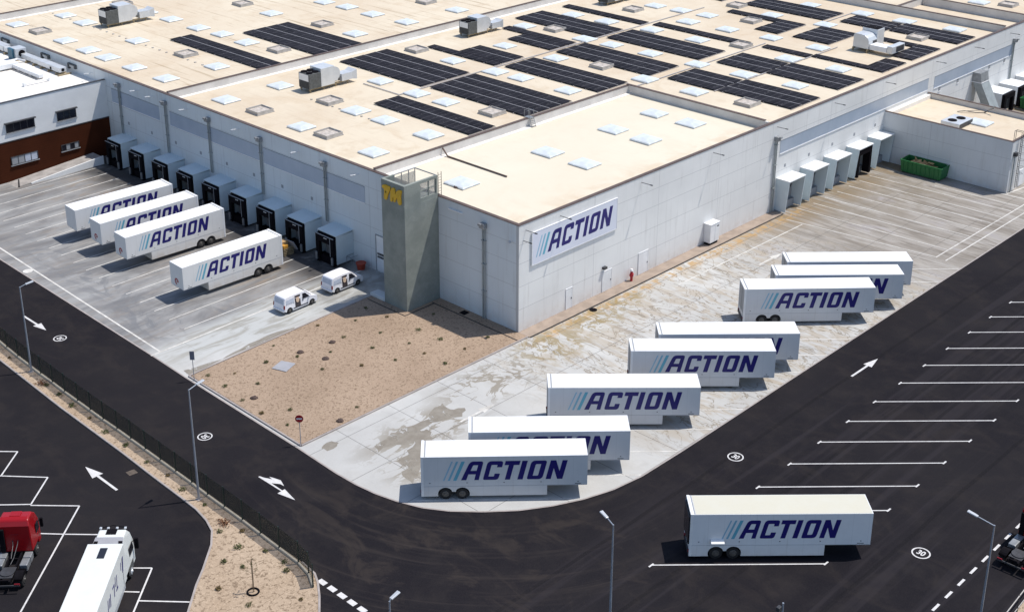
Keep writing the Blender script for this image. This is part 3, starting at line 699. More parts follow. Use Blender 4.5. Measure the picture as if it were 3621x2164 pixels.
GRY = [(50.5, 8), (94.9, 8.3), (124.1, 7.9), (72.9, 24.6), (25.2, 28.5), (50.4, 32.1), (85.9, 31.8), (5.8, 36.6), (92.6, 39.2), (14.1, 46.5), (78.7, 49.5), (5.5, 49.6), (60.7, 50.1), (38.2, 56.5), (24.4, 70.6), (13.8, 78.1), (37.9, 77.5), (59, 76.9), (37.2, 97), (5.7, 104.4), (23.8, 111.2)]
def sky_mesh():
    m = MB().box(-1.25, -1.4, 0, 1.25, 1.4, .14)
    b = [(-1.3, -1.45, .145), (1.3, -1.45, .145), (1.3, 1.45, .145), (-1.3, 1.45, .145)]; t = [(-1.2, -1.35, .23), (1.2, -1.35, .23), (1.2, 1.35, .23), (-1.2, 1.35, .23)]
    m.hexa(b, t); q = [(x*.25, y*.25, .32) for x, y, z in t]; m.hexa([(x, y, .231) for x, y, z in t], q); return m
sk0 = None
for x, y in WHT:
    if sk0 is None: o = sk0 = sky_mesh().build('skylight', 'dome', roof)
    else: o = sk0.copy(); COL.objects.link(o); o.parent = roof
    o.location = (x + random.uniform(-.12, .12), y + random.uniform(-.12, .12), ZR + .002); o.rotation_euler = (0, 0, random.uniform(-.02, .02))
    s_ = random.uniform(.94, 1.04); o.scale = (s_, s_, random.uniform(.85, 1.15))
vt0 = None
for x, y in GRY:
    if vt0 is None:
        m = MB().box(-1.3, -1.3, 0, 1.3, 1.3, .12)
        m.box(-1.22, -1.22, .12, -1.15, 1.22, .46).box(1.15, -1.22, .12, 1.22, 1.22, .46).box(-1.15, -1.22, .12, 1.15, -1.15, .46).box(-1.15, 1.15, .12, 1.15, 1.22, .46)
        vt0 = o = m.build('smoke_vent', 'vent', roof); MB().box(-1.145, -1.145, .122, 1.145, 1.145, .26).build('vent_flap', 'ventd', vt0)
    else: o = dup(vt0, roof)
    o.location = (x, y, ZR + .002); o.rotation_euler = (0, 0, random.uniform(-.02, .02))
# cable trays, pipe, support blocks on the roof
t = MB()
for (x0, y0, x1, y1) in ((22, 42.25, 88, 42.35), (22.1, 42.4, 22.2, 49.4), (44.3, 22.75, 76.5, 22.85), (52, 14.05, 82, 14.15), (36, 23.3, 44, 23.4), (92, 23.2, 102, 23.3), (20, 63.4, 36, 63.5)): t.box(x0, y0, ZR + .06, x1, y1, ZR + .16)
t.build('cable_tray', 'rail', wh)
t = MB()
for i in range(26): t.box(12.35 + .015*i, 72 + 1.8*i, ZR + .002, 12.6 + .015*i, 72.25 + 1.8*i, ZR + .12)
for i in range(9): t.box(13.0, 37.6 + 1.4*i, ZR + .002, 13.2, 37.85 + 1.4*i, ZR + .12)
t.build('pipe_support', 'vent', wh)
MB().tube([(10.4, 21.8, ZR + .9), (10.4, 21.0, ZR + .12), (10.42, 11.7, ZR + .12)], .09).build('roof_pipe', 'coping', wh)
lad = MB()
for d in (-.35, .35):
    lad.tube([(25 + d, 21.2, ZR), (25 + d, 21.6, 12.0), (25 + d, 21.6, 12.9)], .03).tube([(25 + d, 22.9, ZR), (25 + d, 22.5, 12.0), (25 + d, 22.5, 12.9), (25 + d, 21.6, 12.9)], .03)
for i in range(5): lad.box(24.65, 21.2 + .08*i, ZR + .2*i + .1, 25.35, 21.35 + .08*i, ZR + .2*i + .13)
lad.box(24.65, 21.6, 11.98, 25.35, 22.5, 12.03)
lad.build('parapet_ladder', 'steel', wh)
tag(MB().ring((4.6, 13.4, ZR + .06), 'z', .38, .06).ring((4.62, 13.42, ZR + .16), 'z', .34, .05).build('hose_coil', 'coping'), 'coiled brown hose lying on the cream roof beside the skylight nearest the tower', 'hose')

# ------------------------------------------------------------------ solar arrays
ARR = [
 (16.6, 20.4, 64.6, 86.6, 2, 'two-row solar array behind the dividing parapet, left of the widest array there'),
 (26.4, 35.0, 64.4, 82.2, 4, 'wide four-row solar array behind the dividing parapet, the farthest left wide one'),
 (26.6, 35.4, 42.8, 59.7, 4, 'four-row solar array right behind the large silver rooftop unit'),
 (27.0, 35.5, 24.4, 41.8, 4, 'four-row solar array touching the parapet ladder'),
 (17.3, 21.6, 24.4, 41.8, 2, 'narrow two-row solar array nearest the yard, with a grey vent behind it'),
 [(40.3, 41.85, 42.8, 56.6, 1), (41.95, 46.2, 42.9, 51.6, 2), 'L-shaped solar array beside the grey vent, between silver unit and arrays of three rows'],
 [(51.6, 55.4, 42.7, 51.4, 2), (55.5, 57.2, 42.7, 56.3, 1), 'L-shaped solar array in front of the array with a grey vent'],
 (61.4, 67.8, 42.6, 59.2, 3, 'three-row solar array with a grey vent at its near edge, right of a unit'),
 (72.2, 74.0, 42.5, 59.0, 1, 'single-row solar strip farthest from the yard, just right of the rooftop unit'),
 (51.4, 57.9, 24.5, 41.6, 3, 'three-row solar array with a grey vent at the middle of its near edge'),
 (62.5, 68.7, 24.4, 41.5, 3, 'three-row solar array in the middle of the roof with white skylights all round'),
 (73.3, 75.2, 24.4, 41.3, 1, 'single-row solar strip ending at a grey vent at its right tip'),
 (40.9, 46.9, 24.6, 41.6, 3, 'three-row solar array right behind the corner of the lower front roof'),
 (52.1, 58.4, 14.2, 22.1, 3, 'short three-row solar array left half of the front pair near the wall'),
 (52.4, 58.9, 2.6, 14.0, 3, 'short three-row solar array right half of the front pair, nearest the south wall'),
 (63.1, 69.6, 14.25, 22.0, 3, 'short solar array left half of the second pair from the front'),
 (63.7, 70.1, 2.8, 14.05, 3, 'short solar array right half of the second pair from the front'),
 (74.2, 75.8, 14.25, 22.0, 1, 'short single-row solar strip left of the stepped array'),
 [(75.0, 76.4, 2.7, 14.1, 1), (76.5, 81.3, 2.7, 5.9, 2), 'stepped solar array with a thin tail in front of the white curved rooftop unit'],
 (82.4, 90.5, 15.7, 22.0, 4, 'square solar array left of the white curved rooftop unit'),
 [(83.3, 91.4, 2.8, 6.2, 4), (89.7, 91.4, 6.3, 12.0, 1), 'stepped solar array right of the white curved rooftop unit'],
 (95.2, 100.4, 13.85, 21.8, 3, 'far solar array left half of the pair behind the white curved unit'),
 (95.7, 101.2, 2.3, 13.65, 3, 'far solar array right half of the pair, reaching the far south wall'),
 [(82.2, 89.8, 24.4, 28.6, 4), (88.0, 89.8, 28.7, 38.0, 1), 'stepped solar array with a grey vent in its inner corner'],
 (94.2, 100.1, 24.0, 39.0, 3, 'long three-row solar array along the far edge of the roof'),
 (93.6, 97.2, 42.8, 55.0, 2, 'solar array cut by the top edge of the picture'),
]
for e in ARR:
    secs = [e[:5]] if isinstance(e, tuple) else e[:-1]
    lab = e[-1]
    x0 = secs[0][0]; y0 = secs[0][2]
    a = thing('solar_array', 'dark ' + lab, 'solar panels', (x0, y0, ZR), 0, 'solar arrays on the warehouse roof')
    for (xa, xb, ya, yb, n) in secs:
        wd = (xb - xa)/n; rl = MB()
        for i in range(n):
            m = MB(); u0 = xa + wd*i - x0 + .05; u1 = xa + wd*(i+1) - x0 - .05
            yy = ya; 
            m.hexa([(u0, ya - y0, .16), (u1, ya - y0, .20), (u1, yb - y0, .20), (u0, yb - y0, .16)], [(u0, ya - y0, .20), (u1, ya - y0, .24), (u1, yb - y0, .24), (u0, yb - y0, .20)])
            m.build('panel_row', 'solar', a)
            if i: rl.box(u0 - .085, ya - y0, .13, u0 - .012, yb - y0, .245)
        for i in range(int((yb - ya)/2.1) + 1):
            rl.box(xa - x0 - .12, ya - y0 + 2.1*i, .02, xb - x0 + .12, ya - y0 + 2.1*i + .07, .125)
        rl.build('rails', 'rail', a)

# ------------------------------------------------------------------ rooftop units
def unit_a(loc, rz, label, sc=1):
    a = thing('rooftop_unit', label, 'air handling unit', loc, rz, 'rooftop air handling units')
    f = MB()
    for y in (-.9, .9): f.box(-1.4, y - .06, .35, 5.2, y + .06, .5)
    for x in (-1.2, 1, 3, 5): 
        for y in (-.9, .9): f.box(x - .06, y - .06, 0, x + .06, y + .06, .35)
    f.build('support_frame', 'wood', a)
    o = MB().box(-1.45, -1.1, .5, .45, 1.1, 2.5).build('condenser', 'cond', a, bevel=.04)
    MB().box(-1.48, -.95, 1.55, -1.455, .95, 2.42).build('side_panel', 'white', o)
    g = MB()
    for i in range(9): g.box(-1.49, -.95, .62 + .1*i, -1.452, .95, .66 + .1*i)
    g.build('coil_grille', 'dsteel', o)
    t = MB()
    for x, y in ((-.95, -.55), (-.95, .55), (0, -.55), (0, .55)): t.cyl((x, y, 2.505), 'z', .42, .14, 18)
    t.build('fan', 'black', o)
    MB().box(.47, -1.15, .5, 2.7, 1.15, 2.95).build('unit_casing', 'silver', a, bevel=.05)
    pr = [(2.72, .8)] + [(2.72 + 1.05*math.sin(q), 1.75 + 1.0*math.cos(q)) for q in [i*PI/10 for i in range(0, 9)]] + [(3.3, .8)]
    MB().xprism(pr, -1.0, .25).build('elbow_duct', 'silver', a)
    MB().cyl((3.75, -.4, 1.15), (.9, -.25, .4), .62, .12, 22).build('duct_flange', 'doorg', a)
    MB().box(2.72, .3, .55, 4.4, 1.1, 1.9).build('supply_duct', 'white', a, bevel=.05)
    MB().box(3.9, -1.2, .55, 5.6, .25, 1.5).hexa([(5.6, -1.2, .55), (6.3, -1.35, .45), (6.3, .4, .45), (5.6, .25, .55)], [(5.6, -1.2, 1.5), (6.3, -1.35, 1.75), (6.3, .4, 1.75), (5.6, .25, 1.5)]).build('plenum', 'silver', a)
    a.scale = (sc, sc, sc)
    return a
unit_a((16.0, 52.2, ZR), 0, 'large silver rooftop unit with dark condenser and open duct, nearest the docks')
unit_a((49.6, 57.1, ZR), 0, 'silver rooftop unit with white condenser panel standing against the dividing parapet', .92)
unit_a((15.4, 100.3, ZR), 0, 'rooftop unit with dark condenser alone on the far left roof behind the parapet', 1.05)
unit_a((79.4, 55.3, ZR), 0, 'rooftop unit cut by the top edge of the picture', .95)
a = thing('rooftop_unit', 'white curved-top rooftop unit with low side duct among the far right solar arrays', 'air handling unit', (82.5, 10.7, ZR), 0, 'rooftop air handling units')
f = MB().box(-.2, -1.2, .3, 4.6, -1.05, .55).box(-.2, 1.05, .3, 4.6, 1.2, .55)
for x in (-.1, 2, 4.2):
    for y in (-1.12, 1.12): f.box(x - .1, y - .1, 0, x + .1, y + .1, .3)
f.build('support_frame', 'wood', a)
pf = [(-1.25, .55), (-1.25, 1.7), (-1.05, 2.15), (-.6, 2.45), (0, 2.55), (1.0, 2.55), (1.22, 2.35), (1.25, .55)]
m = MB(); n = len(pf)
m.add([(0, y, z) for y, z in pf] + [(2.3, y, z) for y, z in pf], [tuple(range(n)), tuple(range(2*n - 1, n - 1, -1))] + [(i, (i+1) % n, n + (i+1) % n, n + i) for i in range(n)])
m.build('unit_casing', 'silver', a, bevel=.04)
o = MB().box(2.32, -1.25, .55, 4.3, 1.25, 2.95).build('condenser', 'silver', a, bevel=.05)
MB().box(2.45, -1.1, 2.952, 4.15, -.05, 3.0).box(2.45, .05, 2.952, 4.15, 1.1, 3.0).build('fan', 'black', o)
MB().box(1.2, -1.30, .9, 2.2, -1.252, 1.6).build('access_hatch', 'dsteel', a)
MB().box(.2, -4.0, .5, 2.0, -1.31, 1.25).build('supply_duct', 'white', a, bevel=.04)
MB().box(.3, -4.9, .45, 3.8, -4.02, 1.5).build('plenum', 'silver', a, bevel=.06)
MB().box(1.4, -4.94, .6, 3.5, -4.905, 1.35).build('coil_grille', 'dsteel', a)

# ------------------------------------------------------------------ concrete tower
tw = thing('concrete_tower', 'tall grey-green concrete tower with open top and yellow letters at the building corner', 'tower', (-4.7, 11.5, 0))
D, W_ = 4.68, 3.5
MB().box(0, 0, -.05, D, W_, 11.7).build('shaft', 'tower', tw)
MB().box(0, 0, 11.702, .32, W_, 14.05).box(.32, 0, 11.702, 2.2, .3, 14.05).box(.32, W_ - .22, 11.702, 1.6, W_, 14.05).build('upper_wall', 'tower', tw)
MB().box(2.2, 0.02, 11.702, D - .02, .28, 12.15).box(2.2, .02, 13.75, D - .02, .28, 14.05).box(D - .26, .02, 12.15, D - .02, .28, 13.75).box(3.4, .06, 12.15, 3.5, .2, 13.75).box(2.2, .06, 12.9, D - .26, .2, 12.98).build('frame', 'tower', tw)
MB().box(2.2, .12, 12.15, D - .26, .14, 13.75).build('mesh_panel', 'lattice', tw)
MB().box(1.6, W_ - .14, 11.75, D - .1, W_ - .12, 13.7).build('mesh_panel', 'lattice', tw)
r = MB().tube([(1.6, W_ - .1, 14.0), (D - .1, W_ - .1, 14.0), (D - .1, .1, 14.03)], .06)
for x in (1.7, 2.7, 3.7, D - .1): r.tube([(x, W_ - .1, 11.7), (x, W_ - .1, 14.0)], .05)
r.tube([(D - .1, .1, 12.0), (D - .1, .1, 14.0)], .05).tube([(.34, .3, 13.9), (.34, W_ - .2, 13.95)], .05)
r.build('railing', 'steel', tw)
lm = MB()
for d in (0, .45): lm.tube([(D + .12, -.05 - d*.0 + .1, 11.7 + 0), (D + .12, .1, 14.3)], .03) if d == 0 else lm.tube([(D + .57, .1, 11.7), (D + .57, .1, 14.3)], .03)
for i in range(8): lm.tube([(D + .12, .1, 11.9 + .3*i), (D + .57, .1, 11.9 + .3*i)], .02)
lm.build('ladder', 'dsteel', tw)
G1 = [[(14.78, 13.36), (14.64, 13.47), (14.19, 13.61), (13.93, 13.55), (13.49, 13.56), (13.56, 13.14), (13.75, 12.78), (13.94, 12.44), (14.07, 12.0), (14.27, 11.91), (14.49, 12.01), (14.52, 12.34), (14.43, 12.68), (14.46, 13.11), (14.74, 13.16)], [(14.31, 12.97), (14.01, 12.88), (14.19, 12.67), (14.3, 12.70)]]
G2 = [[(13.48, 13.06), (13.32, 13.45), (13.06, 13.59), (12.8, 13.53), (12.75, 13.14), (12.69, 12.92), (12.5, 13.37), (12.19, 13.56), (11.8, 13.56), (11.79, 13.41), (11.94, 12.9), (11.86, 12.14), (12.04, 11.9), (12.26, 11.94), (12.44, 12.29), (12.54, 12.66), (12.84, 12.02), (13.01, 12.01), (13.06, 12.62), (13.26, 11.94), (13.52, 11.98), (13.54, 12.6)]]
for G in (G1, G2):
    L_ = [rounded([(14.95 - y, z, .12) for y, z in q]) for q in G]
    flat_mesh('yellow_letter', L_, lambda a, b, e: (-.065 + e, 3.45 - a, b), 'yellow', tw, .12)
tag(MB().box(-4.75, 15.03, .09, -3.6, 17.35, .42).build('concrete_step', 'stone', bevel=.02), 'pale concrete slab step at the foot of the grey tower', 'step')

# ------------------------------------------------------------------ west dock houses
def dock_house(label):
    a = thing('dock_house', label, 'loading dock', (0, 0, 0), 0, 'dock houses on the west wall')
    w_ = 1.62; X = -2.45
    MB().xprism([(0 - .004, 3.72), (X, 3.58), (X, 3.70), (0 - .004, 3.84)], -w_ - .04, w_ + .04).build('roof', 'dock', a)
    MB().box(X, -w_, .22, -.004, -w_ + .08, 3.575).build('side_panel', 'dock', a); MB().box(X, w_ - .08, .22, -.004, w_, 3.575).build('side_panel', 'dock', a)
    b = MB().box(X - .42, -w_ + .06, .05, X - .003, -w_ + .62, 3.4).box(X - .42, w_ - .62, .05, X - .003, w_ - .06, 3.4).box(X - .42, -w_ + .62, 2.55, X - .003, w_ - .62, 3.4).box(X - .003, -w_ + .02, 3.2, X + .2, w_ - .02, 3.57)
    o = b.build('dock_seal', 'black', a, bevel=.03)
    MB().box(X - .47, -w_ + .02, 3.40, X - .38, w_ - .02, 3.46).box(X - .47, -w_ + .56, 1.2, X - .43, -w_ + .62, 3.38).build('seal_edge', 'doorg', o)
    MB().box(X - .44, -.45, 3.12, X - .425, -.22, 3.2).box(X - .44, -.15, 3.12, X - .425, .08, 3.2).build('marker', 'white', o)
    MB().box(X + .5, -w_ + .75, .9, X + .6, w_ - .75, 2.4).build('door', 'doord', a)
    MB().box(X - .2, -w_ + .3, .02, X + .6, w_ - .3, .88).build('leveller', 'black', a)
    MB().box(X - .58, -w_ + .12, .25, X - .43, -w_ + .38, 1.15).box(X - .58, w_ - .38, .25, X - .43, w_ - .12, 1.15).build('bumper', 'steel', a)
    return a
ords = ['first', 'second', 'third', 'fourth', 'fifth', 'sixth', 'seventh', 'eighth', 'ninth']
notes = ['beside the vans', 'pallets stacked at its mouth', 'behind the nearest trailer', '', '', '', '', '', 'against the brown annex']
D0 = None
for i in range(9):
    lab = 'pale grey dock house with black seal, %s from the tower%s' % (ords[i], (', ' + notes[i]) if notes[i] else '')
    y = 27.25 + 5.55*i
    if D0 is None: D0 = o = dock_house(lab)
    else: o = copy_thing(D0, (0, 0, 0), 0, lab)
    o.location = (-.002, y, 0)
# ------------------------------------------------------------------ south dock shelters
def shelter(label, dark=False):
    a = thing('dock_shelter', label, 'loading dock', (0, 0, 0), 0, 'open dock shelters on the south wall')
    W = 3.55; Y = -1.95
    MB().box(-.03, Y - .05, 4.18, W + .03, -.004, 4.30).build('roof', 'dockw', a)
    for x in (0, W - .09):
        MB().hexa([(x, Y + .35, .15), (x + .09, Y + .35, .15), (x + .09, -.004, .15), (x, -.004, .15)], [(x, Y, 4.178), (x + .09, Y, 4.178), (x + .09, -.004, 4.178), (x, -.004, 4.178)]).build('side_panel', 'dock', a)
    o = MB().box(.1, -.16, .95, W - .1, -.005, 4.17).build('door', 'black' if dark else 'doorg', a)
    MB().box(.1, -.20, 2.55, W - .1, -.165, 2.65).box(W - .5, -.22, 2.35, W - .38, -.166, 2.55).build('rail', 'dsteel', o)
    MB().box(.1, -.6, -.02, W - .1, -.005, .94).build('dock_sill', 'doorg', a)
    if dark:
        MB().box(.1, -1.9, .3, .5, -.9, 4.1).box(W - .55, -1.9, .3, W - .1, -.9, 4.1).box(.5, -1.9, 3.3, W - .55, -.9, 4.1).build('curtain', 'black', a)
    return a
sl_ = ['white open dock shelter nearest the tall downpipe', 'white open dock shelter, second from the tall downpipe', 'white open dock shelter, third from the tall downpipe', 'white dock shelter with black curtain inside, fourth from the downpipe', 'white open dock shelter in the corner behind the green skip']
S0 = None
for i, x in enumerate((45.85, 51.25, 56.7, 62.15, 67.55)):
    if i == 3: o = shelter(sl_[i], True)
    elif S0 is None: S0 = o = shelter(sl_[i])
    else: o = copy_thing(S0, (0, 0, 0), 0, sl_[i])
    o.location = (x, -.002, 0)
# far docks on the south wall beyond the annex
F0 = None
for x, lab in ((101.2, 'far white dock house with black seal right beside the slanting duct'), (106.5, 'far white dock house with black seal, second beyond the annex'), (112.0, 'far white dock house at the right edge of the picture')):
    if F0 is None:
        F0 = o = thing('dock_house', lab, 'loading dock', (0, 0, 0), 0, 'far dock houses')
        MB().box(0, -3.0, .5, 3.5, -.004, 3.3).build('casing', 'dockw', o, bevel=.03)
        b = MB().box(.05, -3.5, .2, .7, -3.003, 3.2).box(2.85, -3.5, .2, 3.45, -3.003, 3.2).box(.7, -3.5, 2.5, 2.85, -3.003, 3.2).build('dock_seal', 'black', o)
        MB().box(.75, -3.05, .6, 2.8, -3.004, 2.48).build('door', 'dsteel', o)
    else: o = copy_thing(F0, (0, 0, 0), 0, lab)
    o.location = (x, -.002, 0)
dk = thing('slanting_duct', 'large grey metal duct slanting down from the blue band to the far docks', 'duct', (96.9, 0, 0))
MB().hexa([(0, -1.5, 5.6), (2.4, -1.5, 5.6), (2.4, -.005, 5.6), (0, -.005, 5.6)], [(0, -1.2, 7.0), (2.4, -1.2, 7.0), (2.4, -.005, 7.0), (0, -.005, 7.0)]).build('upper_duct', 'steel', dk)
MB().hexa([(.2, -4.2, .6), (2.6, -4.2, .6), (2.6, -2.9, .6), (.2, -2.9, .6)], [(0, -1.5, 5.56), (2.4, -1.5, 5.56), (2.4, -.1, 5.56), (0, -.1, 5.56)]).build('lower_duct', 'pipe', dk)
MB().box(-.05, -1.56, 5.56, 2.45, -.005, 5.66).build('flange', 'white', dk)

# ------------------------------------------------------------------ right annex
an = thing('side_annex', 'low pale annex with cream flat roof projecting from the south wall', 'annex', (71.5, 0, 0))
MB().box(0, -18.05, -.1, .25, -.004, 6.9).build('wall', 'wall_n', an)
MB().box(.251, -18.05, -.1, 12, -17.8, 6.9).build('wall', 'wall_s', an); MB().box(11.75, -17.799, -.1, 12, -.004, 6.9).build('wall', 'parapet', an)
MB().box(.252, -17.798, 5.9, 11.748, -.004, 6.2).build('roof', 'roof', an)
MB().box(-.04, -18.09, 6.9, .29, -.004, 6.97).box(.29, -18.09, 6.9, 12.04, -17.76, 6.97).box(11.71, -17.76, 6.9, 12.04, -.004, 6.97).build('coping', 'coping', an)
MB().box(.3, -.6, 6.202, 11.7, -.005, 6.75).build('flashing', 'flash', an)
l = MB()
for x in (1.6, 2.1): l.tube([(x, -18.35, .4), (x, -18.35, 7.9)], .035).tube([(x, -18.35, 7.9), (x, -17.4, 7.9), (x, -17.4, 6.2)], .035)
for i in range(24): l.tube([(1.6, -18.35, .5 + .3*i), (2.1, -18.35, .5 + .3*i)], .02)
for i in range(6):
    z = 2.4 + .9*i; l.tube([(1.6, -18.35, z), (1.45, -18.75, z), (1.85, -19.05, z), (2.25, -18.75, z), (2.1, -18.35, z)], .02)
l.build('ladder', 'dsteel', an)
MB().box(3.2, -18.12, .1, 4.3, -18.054, 2.3).build('door', 'white', an)
o = MB().tube([(.75, -18.2, 0), (.75, -18.2, 5.2)], .09).build('downpipe', 'pipe', an); MB().box(.5, -18.5, 4.9, 1.0, -18.054, 5.4).build('hopper', 'dsteel', o)
cu = thing('condenser_unit', 'pale condenser with two round fans on the annex roof', 'air conditioner', (75.0, -8.6, 6.2), 0)
MB().box(-1.9, -1.3, .1, 1.9, 1.3, .75).build('casing', 'silver', cu, bevel=.05)
MB().cyl((-.8, .2, .752), 'z', .6, .06, 22).cyl((.8, -.2, .752), 'z', .6, .06, 22).build('fan', 'black', cu)
MB().box(-1.7, -1.35, .15, 1.9, -1.302, .65).build('coil_grille', 'dsteel', cu)
MB().box(-1.8, -1.2, 0, -1.6, 1.2, .098).box(1.6, -1.2, 0, 1.8, 1.2, .098).build('support_frame', 'dsteel', cu)
o = sky_mesh().build('skylight', 'dome', an); o.location = (6.2, -10.6, 6.203)
dsh = thing('aerial_frame', 'thin metal aerial frame lying on the annex roof beside its far parapet', 'aerial', (81.2, -7.6, 6.2))
MB().tube([(-1.2, 1.4, .1), (-.8, .5, .3), (.2, -.6, .08), (.9, -1.4, .1), (1.2, -2.6, .9)], .05).tube([(-1.2, 1.4, .1), (1.1, -1.2, .35)], .035).build('frame', 'dsteel', dsh)
MB().hexa([(1.0, -1.6, .05), (1.15, -1.5, .05), (1.15, -1.4, .05), (1.0, -1.4, .05)], [(1.0, -3.0, 1.3), (1.15, -2.9, 1.3), (1.15, -2.75, 1.3), (1.0, -2.8, 1.3)]).build('arm', 'steel', dsh)

# green skip
def skip(loc, rz, label, waste=True):
    a = thing('waste_skip', label, 'skip', loc, rz)
    L2, W2, H2 = 2.9, 1.2, 1.75; l3, w3 = 2.75, 1.08
    b = [(-l3, -w3, .18), (l3, -w3, .18), (l3, w3, .18), (-l3, w3, .18)]; t = [(-L2, -W2, H2), (L2, -W2, H2), (L2, W2, H2), (-L2, W2, H2)]
    k = .07; bi = [(x*(1 - k/abs(x)), y*(1 - k/abs(y)), .26) for x, y, z in b]; ti = [(x*(1 - k/abs(x)), y*(1 - k/abs(y)), H2) for x, y, z in t]
    m = MB().add(b + t + bi + ti, [(3, 2, 1, 0), (0, 1, 5, 4), (1, 2, 6, 5), (2, 3, 7, 6), (3, 0, 4, 7), (8, 9, 10, 11), (9, 8, 12, 13), (10, 9, 13, 14), (11, 10, 14, 15), (8, 11, 15, 12), (4, 5, 13, 12), (5, 6, 14, 13), (6, 7, 15, 14), (7, 4, 12, 15)])
    m.build('body', 'green', a)
    for i in range(9):
        x = -2.5 + .62*i
        for s_ in (-1, 1): MB().hexa([(x - .04, s_*w3, .2), (x + .04, s_*w3, .2), (x + .04, s_*(w3 + .09), .2), (x - .04, s_*(w3 + .09), .2)], [(x - .04, s_*(W2 + .0), H2 - .1), (x + .04, s_*(W2 + .0), H2 - .1), (x + .04, s_*(W2 + .08), H2 - .1), (x - .04, s_*(W2 + .08), H2 - .1)]).build('rib', 'green', a)
    MB().box(-L2 - .05, -W2 - .05, H2, L2 + .05, -W2 + .08, H2 + .07).box(-L2 - .05, W2 - .08, H2, L2 + .05, W2 + .05, H2 + .07).box(-L2 - .05, -W2 + .08, H2, -L2 + .08, W2 - .08, H2 + .07).box(L2 - .08, -W2 + .08, H2, L2 + .05, W2 - .08, H2 + .07).build('rim', 'green', a)
    MB().box(-2.6, -.9, 0, 2.6, -.75, .178).box(-2.6, .75, 0, 2.6, .9, .178).build('skid', 'dsteel', a)
    MB().box(-L2 - .06, W2 - .5, .9, -L2 + .0, W2 - .1, 1.15).box(-L2 - .06, W2 - .5, 1.3, -L2 + .0, W2 - .1, 1.55).build('marker', 'yellow', a)
    return a
skip((70.3, -7.2, 0), -PI/2 + .03, 'green open waste skip holding broken brown cardboard, by the annex wall')
skip((107.4, -6.6, 0), -PI/2, 'green skip half hidden behind the annex parapet by the far docks')
random.seed(5); m = MB()
for i in range(16):
    c_ = Vector((70.3 + random.uniform(-.6, .6), -6.6 + random.uniform(-1.3, 1.0), 1.25 + random.uniform(0, .45))); R_ = Matrix.Rotation(random.uniform(0, 3), 3, Vector((random.random(), random.random(), random.random())).normalized())
    d = (random.uniform(.2, .45), random.uniform(.2, .4), .05); q = [R_ @ Vector((x*d[0], y*d[1], z*d[2])) + c_ for z in (-1, 1) for x, y in ((-1, -1), (1, -1), (1, 1), (-1, 1))]
    m.hexa(q[:4], q[4:])
m.box(69.3, -8.6, .3, 71.3, -5.2, 1.2)
tag(m.build('cardboard_scraps', 'card'), 'heap of broken brown cardboard lying inside the green skip', 'cardboard', kind='stuff')

# ------------------------------------------------------------------ brown annex, left
ba = thing('office_annex', 'two-storey office annex, white above and dark brown below, with flat white roof', 'office building', (0, 76.7, 0))
MB().box(-60, 0, 5.42, -.003, .3, 10.55).build('wall', 'white_render', ba)
MB().box(-60, -.06, -.3, -.003, .3, 5.30).build('cladding', 'clad', ba)
MB().box(-60, -.10, 5.30, -.003, .3, 5.42).build('trim', 'dsteel', ba)
MB().box(-60, .3, 9.5, -.003, 50, 9.85).build('roof', 'flash', ba)
MB().box(-60, -.06, 10.55, -.003, .36, 10.62).build('coping', 'dsteel', ba)
def win(x0, x1, z0, z1, n, mats, hood=True, y=-.0):
    o = MB().box(x0, y - .10, z0, x1, y - .003, z0 + .08).box(x0, y - .10, z1 - .08, x1, y - .003, z1).box(x0, y - .10, z0 + .08, x0 + .08, y - .003, z1 - .08).box(x1 - .08, y - .10, z0 + .08, x1, y - .003, z1 - .08).build('window', 'dsteel', ba)
    wd = (x1 - x0 - .16)/n
    for i in range(n):
        MB().box(x0 + .08 + wd*i + .03, y - .05, z0 + .08, x0 + .08 + wd*(i+1) - .03, y - .004, z1 - .08).build('pane', mats[i % len(mats)], o)
        if i: MB().box(x0 + .08 + wd*i - .03, y - .09, z0 + .08, x0 + .08 + wd*i + .03, y - .004, z1 - .08).build('mullion', 'dsteel', o)
    MB().box(x0 - .1, y - .16, z0 - .08, x1 + .1, y - .003, z0 - .003).build('sill', 'doorg', o)
    if hood: MB().box(x0 - .15, y - .35, z1 + .003, x1 + .15, y - .003, z1 + .14).build('hood', 'dsteel', o)
win(-14.65, -10.7, 6.5, 7.75, 4, ['glass']); win(-7.5, -4.75, 6.42, 7.7, 3, ['glass'])
win(-14.55, -10.8, 2.1, 3.25, 4, ['doorg', 'doorg', 'paleglass', 'paleglass'], False, -.06); win(-7.45, -4.85, 2.2, 3.1, 4, ['glass', 'doorg'], False, -.06)
win(-24, -20, 6.5, 7.75, 4, ['glass']); win(-24, -20, 2.1, 3.25, 4, ['doorg'], False, -.06)
# ramp in front of it
ra = thing('access_ramp', 'sloping concrete ramp with low white side wall along the brown annex', 'ramp', (0, 73.9, 0))
MB().xprism([(-15.5, -.05), (-3.0, -.05), (-3.0, .95), (-15.5, .0)], .2, 2.70).build('ramp_deck', 'rampc', ra)
MB().xprism([(-13.5, -.05), (-3.0, -.05), (-3.0, 1.15), (-13.5, .16)], 0, .195).build('side_wall', 'white_render', ra)
ln = MB(); ln.tube([(-15.2, .1, .03), (-14.0, 2.5, .03)], .12); ln.build('drain_bar', 'dsteel', ra)
